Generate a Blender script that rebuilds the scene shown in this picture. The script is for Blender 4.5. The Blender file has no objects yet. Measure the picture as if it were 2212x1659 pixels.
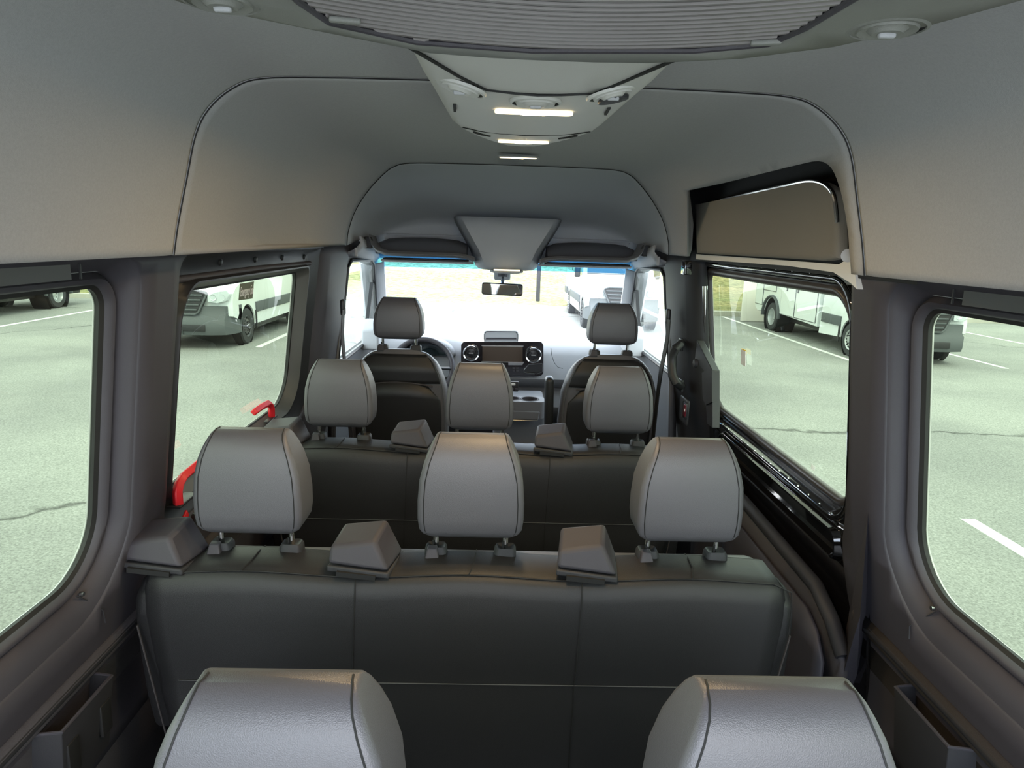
import bpy, bmesh, math, random
from mathutils import Vector, Matrix, Euler
from mathutils.geometry import delaunay_2d_cdt
random.seed(7)
SC = bpy.context.scene
COL = SC.collection
PI = math.pi

# ------------------------------------------------------------------ camera, sky, exposure
CAM = Vector((-0.047, 0.0, 1.55))
PITCH, ROLL, YAW, FPX = 0.20463843, 0.03037892, 0.02579984, 1500.0
FW = Vector((math.sin(YAW)*math.cos(PITCH), math.cos(YAW)*math.cos(PITCH), -math.sin(PITCH)))
_r = Vector((math.cos(YAW), -math.sin(YAW), 0)); _u = _r.cross(FW)
RT = _r*math.cos(ROLL)+_u*math.sin(ROLL); UP = -_r*math.sin(ROLL)+_u*math.cos(ROLL)
cd = bpy.data.cameras.new('camera'); cam = bpy.data.objects.new('camera', cd); COL.objects.link(cam)
cd.sensor_width = 36; cd.sensor_fit = 'HORIZONTAL'; cd.lens = FPX/2212*36; cd.clip_start = .02; cd.clip_end = 500
m = Matrix((RT, UP, -FW)).transposed().to_4x4(); m.translation = CAM
cam.matrix_world = m; SC.camera = cam
SC.view_settings.view_transform = 'Standard'; SC.view_settings.look = 'None'
SC.view_settings.gamma = 1; SC.view_settings.use_curve_mapping = False
SC.view_settings.exposure = 1.93

w = bpy.data.worlds.new('sky'); SC.world = w; w.use_nodes = True
nt = w.node_tree; nt.nodes.clear()
o = nt.nodes.new('ShaderNodeOutputWorld'); b = nt.nodes.new('ShaderNodeBackground')
tc = nt.nodes.new('ShaderNodeTexCoord'); nz = nt.nodes.new('ShaderNodeTexNoise'); nz.inputs['Scale'].default_value = 2.5
cr = nt.nodes.new('ShaderNodeValToRGB')
cr.color_ramp.elements[0].position = .35; cr.color_ramp.elements[0].color = (.62, .78, 1, 1)
cr.color_ramp.elements[1].position = .6; cr.color_ramp.elements[1].color = (1, 1, 1, 1)
nt.links.new(tc.outputs['Generated'], nz.inputs['Vector']); nt.links.new(nz.outputs['Fac'], cr.inputs['Fac'])
nt.links.new(cr.outputs['Color'], b.inputs['Color']); b.inputs['Strength'].default_value = 1.9
nt.links.new(b.outputs[0], o.inputs[0])
ld = bpy.data.lights.new('sun', 'SUN'); ld.energy = 1.2; ld.angle = .35; ld.color = (1, .96, .9)
lo = bpy.data.objects.new('sun', ld); COL.objects.link(lo); ld.color = (.96, .98, 1); lo.rotation_euler = (math.radians(38), math.radians(12), 0)

def at(px, py, **k):
    d = FW+RT*((px-1106)/FPX)-UP*((py-829.5)/FPX)
    a, v = list(k.items())[0]; i = 'xyz'.index(a)
    return CAM+d*((v-CAM[i])/d[i])
def interp(pts, v):
    if v <= pts[0][0]: return pts[0][1]
    for (a, b_), (c, d) in zip(pts, pts[1:]):
        if v <= c: return b_+(d-b_)*(v-a)/(c-a)
    return pts[-1][1]
def at_surf(px, py, fx, s, off=0.0):
    d = FW+RT*((px-1106)/FPX)-UP*((py-829.5)/FPX); t = .05
    while t < 9:
        X = CAM+d*t
        if s*X.x > fx(X.z)+off: return X
        t += .003
    return X

# ------------------------------------------------------------------ materials
MATS = {}
def mat(name, col=(.5, .5, .5), rough=.5, metal=0, bump=0, bscale=200, spec=.5, coat=0, emit=None, es=0, var=0, vscale=3, sheen=0, kind='noise'):
    if name in MATS: return MATS[name]
    M = bpy.data.materials.new(name); M.use_nodes = True
    n = M.node_tree; p = n.nodes['Principled BSDF']
    p.inputs['Base Color'].default_value = (*col, 1); p.inputs['Roughness'].default_value = rough
    p.inputs['Metallic'].default_value = metal; p.inputs['Specular IOR Level'].default_value = spec
    if coat: p.inputs['Coat Weight'].default_value = coat; p.inputs['Coat Roughness'].default_value = .03
    if sheen: p.inputs['Sheen Weight'].default_value = sheen
    if emit: p.inputs['Emission Color'].default_value = (*emit, 1); p.inputs['Emission Strength'].default_value = es
    tcn = n.nodes.new('ShaderNodeTexCoord')
    if bump:
        if kind == 'leather':
            t = n.nodes.new('ShaderNodeTexVoronoi'); t.feature = 'SMOOTH_F1'; t.inputs['Scale'].default_value = bscale; out = t.outputs['Distance']
        else:
            t = n.nodes.new('ShaderNodeTexNoise'); t.inputs['Scale'].default_value = bscale; t.inputs['Detail'].default_value = 3; out = t.outputs['Fac']
        n.links.new(tcn.outputs['Object'], t.inputs['Vector'])
        bm_ = n.nodes.new('ShaderNodeBump'); bm_.inputs['Strength'].default_value = bump; bm_.inputs['Distance'].default_value = .002
        n.links.new(out, bm_.inputs['Height']); n.links.new(bm_.outputs[0], p.inputs['Normal'])
    if var:
        t = n.nodes.new('ShaderNodeTexNoise'); t.inputs['Scale'].default_value = vscale; t.inputs['Detail'].default_value = 6
        n.links.new(tcn.outputs['Object'], t.inputs['Vector'])
        r = n.nodes.new('ShaderNodeValToRGB'); r.color_ramp.elements[0].position = .3; r.color_ramp.elements[1].position = .7
        r.color_ramp.elements[0].color = (*[c*(1-var) for c in col], 1); r.color_ramp.elements[1].color = (*[min(1, c*(1+var)) for c in col], 1)
        n.links.new(t.outputs['Fac'], r.inputs['Fac']); n.links.new(r.outputs['Color'], p.inputs['Base Color'])
    MATS[name] = M; return M
def glass(name, tint, refl=1.0):
    if name in MATS: return MATS[name]
    M = bpy.data.materials.new(name); M.use_nodes = True; n = M.node_tree; n.nodes.clear()
    o = n.nodes.new('ShaderNodeOutputMaterial'); mx = n.nodes.new('ShaderNodeMixShader')
    t = n.nodes.new('ShaderNodeBsdfTransparent'); g = n.nodes.new('ShaderNodeBsdfGlossy')
    t.inputs['Color'].default_value = (*tint, 1); g.inputs['Roughness'].default_value = .01
    lw = n.nodes.new('ShaderNodeLayerWeight'); lw.inputs['Blend'].default_value = .5
    pw = n.nodes.new('ShaderNodeMath'); pw.operation = 'POWER'; pw.inputs[1].default_value = 5
    ma = n.nodes.new('ShaderNodeMath'); ma.operation = 'MULTIPLY_ADD'; ma.inputs[1].default_value = .90*refl; ma.inputs[2].default_value = .05*refl
    n.links.new(lw.outputs['Facing'], pw.inputs[0]); n.links.new(pw.outputs[0], ma.inputs[0])
    n.links.new(ma.outputs[0], mx.inputs[0]); n.links.new(t.outputs[0], mx.inputs[1]); n.links.new(g.outputs[0], mx.inputs[2])
    n.links.new(mx.outputs[0], o.inputs[0]); MATS[name] = M; return M
liner = mat('headliner fabric', (.40, .405, .415), .95, bump=.25, bscale=900, spec=.1, var=.05, vscale=260)
shellm = mat('front headliner', (.48, .50, .53), .9, bump=.2, bscale=900, spec=.15)
trimg = mat('grey trim plastic', (.056, .052, .062), .5, bump=.25, bscale=1400, spec=.4)
trimd = mat('dark trim plastic', (.032, .032, .036), .5, bump=.25, bscale=1400, spec=.4)
trimk = mat('black plastic', (.02, .02, .022), .42, bump=.1, bscale=1200)
trimlt = mat('light grey trim plastic', (.42, .43, .45), .55, bump=.2, bscale=1300, spec=.4)
carpet = mat('side fabric', (.075, .07, .075), .95, bump=.4, bscale=1500, spec=.1, var=.15, vscale=600)
leather = mat('grey leather', (.100, .097, .108), .43, bump=.2, bscale=900, kind='leather', spec=.7)
leatherb = mat('black leather', (.02, .02, .022), .42, bump=.2, bscale=900, kind='leather', spec=.5)
leathert = mat('dark grey leather', (.019, .019, .021), .48, bump=.2, bscale=900, kind='leather', spec=.5)
threadm = mat('seam thread', (.012, .012, .013), .7)
threadl = mat('pale seam thread', (.10, .10, .105), .7)
gloss = mat('black body paint', (.006, .006, .007), .06, coat=1, spec=.6)
rubber = mat('rubber', (.012, .012, .012), .6)
chrome = mat('chrome', (.8, .8, .8), .12, metal=1)
satin = mat('satin metal', (.5, .5, .5), .3, metal=1)
redm = mat('red plastic', (.75, .02, .03), .4)
redd = mat('dark red switch', (.12, .01, .02), .3)
white = mat('white paint', (.72, .76, .76), .3, coat=.5)
tyre = mat('tyre rubber', (.03, .032, .034), .8, bump=.3, bscale=60)
wheelm = mat('wheel silver', (.5, .52, .52), .35, metal=.6)
bumperm = mat('bumper plastic', (.085, .095, .10), .6)
darkg = mat('dark vehicle glass', (.02, .03, .035), .05, coat=1)
lampm = mat('headlamp lens', (.55, .6, .62), .1, coat=1)
labelw = mat('white label', (.8, .8, .78), .6)
labely = mat('yellow label', (.85, .55, .05), .6)
labelg = mat('olive label', (.16, .18, .12), .6)
acplastic = mat('air unit plastic', (.22, .225, .21), .55, bump=.2, bscale=1000, spec=.4)
conplastic = mat('roof console plastic', (.55, .55, .53), .5, bump=.2, bscale=1000, spec=.4)
grillem = mat('air grille plastic', (.20, .185, .185), .4)
curbm = mat('kerb concrete', (.42, .41, .36), .9, bump=.5, bscale=30, var=.12, vscale=2)
reflection = mat('cream reflection', (.80, .77, .70), .95, bump=.9, bscale=25)  # cream of a window reflection, used on the added block outside
stripe = mat('road paint', (.75, .76, .72), .8, var=.12, vscale=12)
wsglass = glass('windscreen glass', (.93, .96, .95))
bluegl = glass('blue tinted glass', (.14, .46, .80))
sideglass = glass('tinted side glass', (.31, .355, .262))
cabglass = glass('cab door glass', (.75, .82, .78))
mirrorm = mat('mirror', (.85, .87, .86), .02, metal=1)
screenm = mat('display glass', (.09, .065, .05), .08, coat=1)
def emis(name, col, s):
    if name in MATS: return MATS[name]
    return mat(name, (.9, .85, .7), .4, emit=col, es=s)
lampl = emis('lamp lens', (1, .80, .50), .55)
lampc = emis('lamp bulb glow', (1, .74, .36), 9)

def asphalt():
    M = bpy.data.materials.new('asphalt'); M.use_nodes = True; n = M.node_tree; p = n.nodes['Principled BSDF']
    p.inputs['Roughness'].default_value = .95; p.inputs['Specular IOR Level'].default_value = .15
    tcn = n.nodes.new('ShaderNodeTexCoord')
    a = n.nodes.new('ShaderNodeTexNoise'); a.inputs['Scale'].default_value = 55; a.inputs['Detail'].default_value = 6; a.inputs['Roughness'].default_value = .8
    c = n.nodes.new('ShaderNodeTexNoise'); c.inputs['Scale'].default_value = .5; c.inputs['Detail'].default_value = 5
    r = n.nodes.new('ShaderNodeValToRGB'); r.color_ramp.elements[0].position = .32; r.color_ramp.elements[1].position = .66
    r.color_ramp.elements[0].color = (.15, .152, .145, 1); r.color_ramp.elements[1].color = (.40, .41, .39, 1)
    r2 = n.nodes.new('ShaderNodeValToRGB'); r2.color_ramp.elements[0].position = .35; r2.color_ramp.elements[1].position = .65
    r2.color_ramp.elements[0].color = (.82, .82, .82, 1); r2.color_ramp.elements[1].color = (1.08, 1.08, 1.05, 1)
    # hairline cracks
    wv = n.nodes.new('ShaderNodeTexVoronoi'); wv.feature = 'DISTANCE_TO_EDGE'; wv.inputs['Scale'].default_value = .085
    dn = n.nodes.new('ShaderNodeTexNoise'); dn.inputs['Scale'].default_value = 1.1; dn.inputs['Detail'].default_value = 5
    va = n.nodes.new('ShaderNodeVectorMath'); va.operation = 'ADD'
    r3 = n.nodes.new('ShaderNodeValToRGB'); r3.color_ramp.elements[0].position = .0006; r3.color_ramp.elements[1].position = .0014
    r3.color_ramp.elements[0].color = (.35, .35, .35, 1); r3.color_ramp.elements[1].color = (1, 1, 1, 1)
    m1 = n.nodes.new('ShaderNodeMixRGB'); m1.blend_type = 'MULTIPLY'; m1.inputs[0].default_value = 1
    m2 = n.nodes.new('ShaderNodeMixRGB'); m2.blend_type = 'MULTIPLY'; m2.inputs[0].default_value = 1
    L = n.links.new
    L(tcn.outputs['Object'], a.inputs['Vector']); L(tcn.outputs['Object'], c.inputs['Vector']); L(tcn.outputs['Object'], dn.inputs['Vector'])
    L(tcn.outputs['Object'], va.inputs[0]); L(dn.outputs['Color'], va.inputs[1]); L(va.outputs[0], wv.inputs['Vector'])
    L(a.outputs['Fac'], r.inputs[0]); L(c.outputs['Fac'], r2.inputs[0]); L(wv.outputs['Distance'], r3.inputs[0])
    L(r.outputs[0], m1.inputs[1]); L(r2.outputs[0], m1.inputs[2]); L(m1.outputs[0], m2.inputs[1]); L(r3.outputs[0], m2.inputs[2])
    L(m2.outputs[0], p.inputs['Base Color']); MATS['asphalt'] = M; return M
def grassmat():
    M = bpy.data.materials.new('grass'); M.use_nodes = True; n = M.node_tree; p = n.nodes['Principled BSDF']
    p.inputs['Roughness'].default_value = 1; p.inputs['Specular IOR Level'].default_value = .1
    tcn = n.nodes.new('ShaderNodeTexCoord')
    a = n.nodes.new('ShaderNodeTexNoise'); a.inputs['Scale'].default_value = 5; a.inputs['Detail'].default_value = 8; a.inputs['Roughness'].default_value = .75
    mp = n.nodes.new('ShaderNodeMapping'); mp.inputs['Scale'].default_value = (.15, .9, 1)
    c = n.nodes.new('ShaderNodeTexNoise'); c.inputs['Scale'].default_value = .55; c.inputs['Detail'].default_value = 4
    r = n.nodes.new('ShaderNodeValToRGB'); r.color_ramp.elements[0].position = .34; r.color_ramp.elements[1].position = .68
    r.color_ramp.elements[0].color = (.08, .09, .035, 1); r.color_ramp.elements[1].color = (.46, .42, .24, 1)
    r2 = n.nodes.new('ShaderNodeValToRGB'); r2.color_ramp.elements[0].position = .4; r2.color_ramp.elements[1].position = .62
    r2.color_ramp.elements[0].color = (.80, .88, .75, 1); r2.color_ramp.elements[1].color = (1.15, 1.05, .95, 1)
    m1 = n.nodes.new('ShaderNodeMixRGB'); m1.blend_type = 'MULTIPLY'; m1.inputs[0].default_value = 1
    L = n.links.new
    L(tcn.outputs['Object'], a.inputs['Vector']); L(tcn.outputs['Object'], mp.inputs['Vector']); L(mp.outputs[0], c.inputs['Vector'])
    L(a.outputs['Fac'], r.inputs[0]); L(c.outputs['Fac'], r2.inputs[0]); L(r.outputs[0], m1.inputs[1]); L(r2.outputs[0], m1.inputs[2])
    L(m1.outputs[0], p.inputs['Base Color']); MATS['grass'] = M; return M
asph = asphalt(); grassm = grassmat()

# ------------------------------------------------------------------ mesh helpers
class MB:
    def __init__(s): s.bm = bmesh.new()
    def box(s, c, size, rot=None, bev=0, seg=3):
        mt = Matrix.Translation(Vector(c)) @ (rot.to_matrix().to_4x4() if rot else Matrix()) @ Matrix.Diagonal((*size, 1))
        r = bmesh.ops.create_cube(s.bm, size=1, matrix=mt)
        if bev:
            es = list({e for v in r['verts'] for e in v.link_edges})
            bmesh.ops.bevel(s.bm, geom=es, offset=bev, segments=seg, profile=.5, affect='EDGES')
        return s
    def cyl(s, p0, p1, r0, r1=None, n=24, cap=True):
        return s.tube([p0, p1], [r0, r0 if r1 is None else r1], n, cap=cap)
    def tube(s, pts, r, n=10, closed=False, cap=True, flat=None):
        pts = [Vector(p) for p in pts]; N = len(pts); rs = r if isinstance(r, (list, tuple)) else [r]*N
        loops = []; prev = None
        for i in range(N):
            a = pts[(i-1) % N] if closed or i > 0 else pts[0]; c = pts[(i+1) % N] if closed or i < N-1 else pts[-1]
            t = (c-a).normalized()
            if prev is None:
                h = Vector((0, 0, 1)) if abs(t.z) < .9 else Vector((1, 0, 0)); nx = t.cross(h).normalized()
            else:
                nx = (prev-t*prev.dot(t)).normalized()
            prev = nx; ny = t.cross(nx)
            fx, fy = flat if flat else (1, 1)
            loops.append([pts[i]+(nx*math.cos(2*PI*k/n)*fx+ny*math.sin(2*PI*k/n)*fy)*rs[i] for k in range(n)])
        if closed: loops.append(loops[0])
        return s.loft(loops, cap0=cap and not closed, cap1=cap and not closed)
    def loft(s, loops, closed=True, cap0=False, cap1=False):
        vs = [[s.bm.verts.new(Vector(p)) for p in L] for L in loops]
        n = len(loops[0]); rng = range(n) if closed else range(n-1)
        for A, B in zip(vs, vs[1:]):
            for i in rng:
                j = (i+1) % n
                try: s.bm.faces.new((A[i], A[j], B[j], B[i]))
                except ValueError: pass
        if cap0: s.bm.faces.new(vs[0][::-1])
        if cap1: s.bm.faces.new(vs[-1])
        return s
    def hexa(s, P):
        v = [s.bm.verts.new(Vector(p)) for p in P]
        for f in ((0, 3, 2, 1), (4, 5, 6, 7), (0, 1, 5, 4), (1, 2, 6, 5), (2, 3, 7, 6), (3, 0, 4, 7)): s.bm.faces.new([v[i] for i in f])
        return s
    def prism(s, pts, fn, d0, d1):   # pts 2d polygon; fn(u,v,d)->3d
        return s.loft([[fn(u, v, d0) for u, v in pts], [fn(u, v, d1) for u, v in pts]], cap0=True, cap1=True)
    def face(s, pts):
        s.bm.faces.new([s.bm.verts.new(Vector(p)) for p in pts]); return s
    def lathe(s, prof, c, axis, n=32, cap0=False, cap1=False):
        axis = Vector(axis).normalized(); h = Vector((0, 0, 1)) if abs(axis.z) < .9 else Vector((1, 0, 0))
        a = axis.cross(h).normalized(); b_ = axis.cross(a); c = Vector(c)
        return s.loft([[c+axis*d+(a*math.cos(2*PI*k/n)+b_*math.sin(2*PI*k/n))*r for k in range(n)] for r, d in prof], cap0=cap0, cap1=cap1)
    def cdt(s, outer, holes, fn, grid=.06):
        pts = [Vector(p) for p in outer]; edges = [(i, (i+1) % len(outer)) for i in range(len(outer))]
        for H in holes:
            k = len(pts); pts += [Vector(p) for p in H]; edges += [(k+i, k+(i+1) % len(H)) for i in range(len(H))]
        xs = [p.x for p in pts]; ys = [p.y for p in pts]
        def inside(x, y, poly):
            r = False; j = len(poly)-1
            for i in range(len(poly)):
                xi, yi = poly[i]; xj, yj = poly[j]
                if (yi > y) != (yj > y) and x < (xj-xi)*(y-yi)/(yj-yi)+xi: r = not r
                j = i
            return r
        def ok(x, y): return inside(x, y, outer) and not any(inside(x, y, H) for H in holes)
        x = min(xs)+grid*.5
        while x < max(xs):
            y = min(ys)+grid*.5
            while y < max(ys):
                if ok(x, y): pts.append(Vector((x, y)))
                y += grid
            x += grid
        R = delaunay_2d_cdt(pts, edges, [], 0, 1e-5)
        vs = [s.bm.verts.new(Vector(fn(v.x, v.y))) for v in R[0]]
        for f in R[2]:
            cx = sum(R[0][i].x for i in f)/3; cy = sum(R[0][i].y for i in f)/3
            if ok(cx, cy):
                try: s.bm.faces.new([vs[i] for i in f])
                except ValueError: pass
        bmesh.ops.delete(s.bm, geom=[v for v in s.bm.verts if not v.link_faces], context='VERTS')
        return s
    def build(s, name, m, parent=None, smooth=True, solid=0, bevel=0, sub=0, angle=40, kind=None, label=None, soff=0):
        bmesh.ops.recalc_face_normals(s.bm, faces=s.bm.faces)
        me = bpy.data.meshes.new(name); s.bm.to_mesh(me); s.bm.free(); me.materials.append(m)
        if smooth:
            for p in me.polygons: p.use_smooth = True
            me.set_sharp_from_angle(angle=math.radians(angle))
        o = bpy.data.objects.new(name, me); COL.objects.link(o)
        if parent: o.parent = parent; o.matrix_parent_inverse = parent.matrix_world.inverted()
        if solid: q = o.modifiers.new('s', 'SOLIDIFY'); q.thickness = solid; q.offset = soff
        if bevel: q = o.modifiers.new('b', 'BEVEL'); q.width = bevel; q.segments = 3; q.limit_method = 'ANGLE'; q.harden_normals = False
        if sub: q = o.modifiers.new('u', 'SUBSURF'); q.levels = q.render_levels = sub
        if kind: o['kind'] = kind
        if label: o['label'] = label
        return o
def tag(o, label, cat, group=None):
    o['label'] = label; o['category'] = cat
    if group: o['group'] = group
    return o
def thing(name, label, cat, loc=(0, 0, 0), group=None):
    o = bpy.data.objects.new(name, None); COL.objects.link(o); o.location = loc; o.empty_display_size = .1
    o.matrix_world = Matrix.Translation(Vector(loc)); return tag(o, label, cat, group)
def copy_tree(o, loc=None, parent=None):
    c = o.copy(); COL.objects.link(c)
    if parent is not None: c.parent = parent; c.matrix_parent_inverse = o.matrix_parent_inverse.copy()
    if loc is not None: c.location = loc
    for ch in [k for k in bpy.data.objects if k.parent == o]: copy_tree(ch, None, c)
    return c
def rrect(x0, x1, y0, y1, r, n=8):
    rs = r if isinstance(r, (list, tuple)) else [r]*4   # corners: (x1,y1),(x0,y1),(x0,y0),(x1,y0)
    out = []
    for (cx, cy, a0), q in zip(((x1, y1, 0), (x0, y1, 90), (x0, y0, 180), (x1, y0, 270)), rs):
        sx = -1 if cx == x1 else 1; sy = -1 if cy == y1 else 1
        for k in range(n+1):
            a = math.radians(a0+90*k/n); out.append((cx+sx*q+q*math.cos(a), cy+sy*q+q*math.sin(a)))
    return out
def text_obj(name, body, size, loc, rot, m, parent=None, ext=.0004):
    cu = bpy.data.curves.new(name, 'FONT'); cu.body = body; cu.size = size; cu.extrude = ext; cu.align_x = 'CENTER'; cu.align_y = 'CENTER'
    o = bpy.data.objects.new(name, cu); COL.objects.link(o); cu.materials.append(m)
    o.matrix_world = Matrix.Translation(Vector(loc)) @ rot.to_4x4()
    if parent: mw = o.matrix_world.copy(); o.parent = parent; o.matrix_parent_inverse = parent.matrix_world.inverted(); o.matrix_world = mw
    return o

# ------------------------------------------------------------------ cross sections of the van body
GP = [(-.2, .93), (.70, .915), (.85, .895), (.98, .875), (1.43, .820), (1.6, .80), (1.8, .76)]      # glass
TP = [(0, .91), (.55, .895), (.70, .872), (.85, .842), (.98, .81), (1.46, .757), (1.52, .75)]   # trim face
G = lambda z: interp(GP, z)
T = lambda z: interp(TP, z)
R0 = [(.624, 1.505), (.612, 1.563), (.592, 1.64), (.573, 1.71), (.548, 1.754), (.505, 1.789), (.455, 1.806), (.35, 1.811), (.18, 1.813), (0, 1.814)]
R1 = [(at(749, 530, y=3.04)), (at(752, 500, y=3.02)), (at(764, 462, y=2.99)), (at(782, 430, y=2.96)), (at(803, 402, y=2.91)),
      (at(828, 376, y=2.86)), (at(850, 360, y=2.81)), (at(885, 352, y=2.77)), (at(990, 353, y=2.765)), (at(1097, 356, y=2.76))]
R1 = [(abs(p.x), p.y, p.z) for p in R1]; R1[-1] = (0, R1[-1][1], R1[-1][2])
def catm(P, i, mirror=True):
    n = len(P)-1; i = min(max(i, 0), n-1e-6); k = int(i); t = i-k
    def g(j):
        if j < 0: return [2*a-b_ for a, b_ in zip(P[0], P[1])]
        if j > n: q = list(P[2*n-j]); q[0] = -q[0]; return q
        return P[j]
    a, b_, c, d = g(k-1), g(k), g(k+1), g(k+2)
    return [.5*((2*B)+(-A+C_)*t+(2*A-5*B+4*C_-D_)*t*t+(-A+3*B-3*C_+D_)*t**3) for A, B, C_, D_ in zip(a, b_, c, d)]
def lsurf(y, i, s, inset=0):
    """point on the middle roof liner; i is a float profile index, y runs 0..1 from the cross seam to the cab shell"""
    a = catm(R0, i); c = catm(R1, i); q = y
    bul = .045*math.sin(PI*min(1, max(0, q)))*max(0, 1-i/8)
    return Vector((s*(a[0]*(1-q)+c[0]*q+bul), 1.27*(1-q)+c[1]*q, a[1]*(1-q)+c[2]*q))
R0S = [tuple(catm(R0, i/4)) for i in range(37)]; R0S[-1] = (0, R0S[-1][1])
R1S = [tuple(catm(R1, i/4)) for i in range(37)]; R1S[-1] = (0, R1S[-1][1], R1S[-1][2])
def hit_liner(px, py, s=1):
    """(q,i) on the middle liner seen at a pixel"""
    d = FW+RT*((px-1106)/FPX)-UP*((py-829.5)/FPX); best = None
    q0, i0, dq, di = .5, 4.5, .05, .45
    for it in range(6):
        best = None
        for a in range(-10, 11):
            for b_ in range(-10, 11):
                qq = min(1, max(0, q0+a*dq)); ii = min(9, max(0, i0+b_*di))
                P = lsurf(qq, ii, s)-CAM; t = P.dot(d)/d.dot(d); e = (P-d*t).length/t
                if best is None or e < best[0]: best = (e, qq, ii)
        q0, i0 = best[1], best[2]; dq *= .3; di *= .3
    return best[1], best[2]

# ================================================================== SETTING: floor, roof
MB().box((0, 2.1, -.015), (1.88, 5.4, .03)).build('floor', trimd, kind='structure')
# rear roof liner
ceil = None
def arc(pts, y, off=0, dz=0):
    P = [(x-off, z+dz) for x, z in pts]
    return [(-x, y, z) for x, z in P]+[(x, y, z) for x, z in P[::-1][1:]]
RL = [(-.02, 0, 1.8)]
rl = R0S
mb = MB()
ys = [-.45, -.1, .25, .55, .85, 1.1, 1.24, 1.262, 1.268]
mb.loft([arc(rl, y, 0 if y < 1.262 else -.001, 0 if y < 1.262 else .001) for y in ys], closed=False)
ceil = mb.build('ceiling', liner, kind='structure', solid=.012, soff=1, angle=60)
# middle liner with the opening over the sliding door
opix = [(1484, 412), (1560, 396), (1650, 374), (1720, 357), (1768, 348), (1795, 362), (1812, 400), (1824, 450), (1832, 505), (1834, 540), (1836, 556)]
def dens(pp, n=3):
    out = []
    for k in range(len(pp)-1):
        for j in range(n): out.append(tuple(catm(pp, k+j/n)) if 0 < k < len(pp)-2 else tuple(a+(b_-a)*j/n for a, b_ in zip(pp[k], pp[k+1])))
    return out+[pp[-1]]
opix = dens(opix)
oq = [hit_liner(*p) for p in opix]
mb = MB()
NQ = 28
for s in (-1, 1):
    holes = []
    if s > 0:
        H = [(q, max(.0, i/9)) for q, i in oq]
        H = H+[(H[-1][0], 0.0), (hit_liner(1484, 550)[0], 0.0)]
        poly = [(0, 0)]+[H[-2]]+[H[k] for k in range(len(opix)-1, -1, -1)]+[H[-1], (1, 0)]+[(1, k/18) for k in range(1, 19)]+[(0, 1-k/18) for k in range(0, 18)]
    else:
        poly = [(0, 0), (1, 0)]+[(1, k/18) for k in range(1, 19)]+[(0, 1-k/18) for k in range(0, 18)]
    mb.cdt(poly, [], lambda u, v, s=s: lsurf(u, v*9, s), grid=.045)
bmesh.ops.remove_doubles(mb.bm, verts=mb.bm.verts, dist=.0008)
mid = mb.build('trim_1', liner, kind='structure', solid=.01, soff=1, angle=60)
# seams of the roof liner
def curve_tube(name, pts, r, m, parent=None, closed=False, kind=None):
    return MB().tube(pts, r, 6, closed=closed).build(name, m, parent, kind=kind)
curve_tube('liner_seam', arc(R0S, 1.270, .0005, -.0005), .0012, threadm, ceil)
# front shell
rim = [(-a, b_, c) for a, b_, c in R1S]+[(a, b_, c) for a, b_, c in R1S[::-1][1:]]
curve_tube('shell_seam', rim, .003, threadm, mid)
NS = 14; loops = []
for k in range(NS+1):
    t = k/NS; L = []
    for (x, y, z) in rim:
        fz = 1.56+(z-1.51)*.22
        e = t**1.6
        xf = x*(.93+.07*(1-t))*(1+.06*math.sin(PI*t))
        L.append((xf, y*(1-t)+3.72*t, z*(1-e)+fz*e+(.012*math.sin(PI*t) if z > 1.6 else 0)))
    loops.append(L)
loops.append([(p[0], 3.735, p[2]-.02) for p in loops[-1]]); loops.append([(p[0], 3.74, 1.455) for p in loops[-1]])
shell = MB().loft(loops, closed=False).build('trim_2', shellm, kind='structure', solid=.01, soff=1, angle=60)
# roof over the cab and outer skin so that daylight only enters through the glass
mb = MB()
for y0, y1, z0, z1 in ((-.45, 1.3, 1.86, 1.86), (1.3, 2.9, 1.86, 1.93), (2.9, 3.6, 1.93, 1.8), (3.6, 4.22, 1.8, 1.46)):
    mb.loft([[(-.70, y0, z0), (.70, y0, z0), (.86, y0, 1.5), (.86, y0, 1.42)][0:2], [(-.70, y1, z1), (.70, y1, z1)]], closed=False)
for s in (-1, 1):
    prof = [(-.45, 1.86), (1.3, 1.86), (2.9, 1.93), (3.6, 1.8), (4.22, 1.46)]
    mb.loft([[(s*.70, y, z) for y, z in prof], [(s*.80, y, min(z, 1.47)) for y, z in prof]], closed=False)
mb.build('outer_roof', white, ceil, solid=.01)

# ================================================================== side walls (metres; y forward, z up)
YB, YF = -.45, 4.75
W3 = dict(y0=-.25, y1=1.368, z0=.852, z1=1.438)
W2 = dict(y0=1.665, y1=2.71, z0=.900, z1=1.402)
W2R = dict(y0=1.665, y1=2.84, z0=.900, z1=1.440)
WC = dict(y0=3.34, y1=4.12, z0=.94, z1=1.43)
def loop(w, off, r, n=8):
    rs = r if isinstance(r, (list, tuple)) else [r]*4
    return rrect(w['y0']-off, w['y1']+off, w['z0']-off, w['z1']+off, [max(.005, q+off) for q in rs], n)
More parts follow.
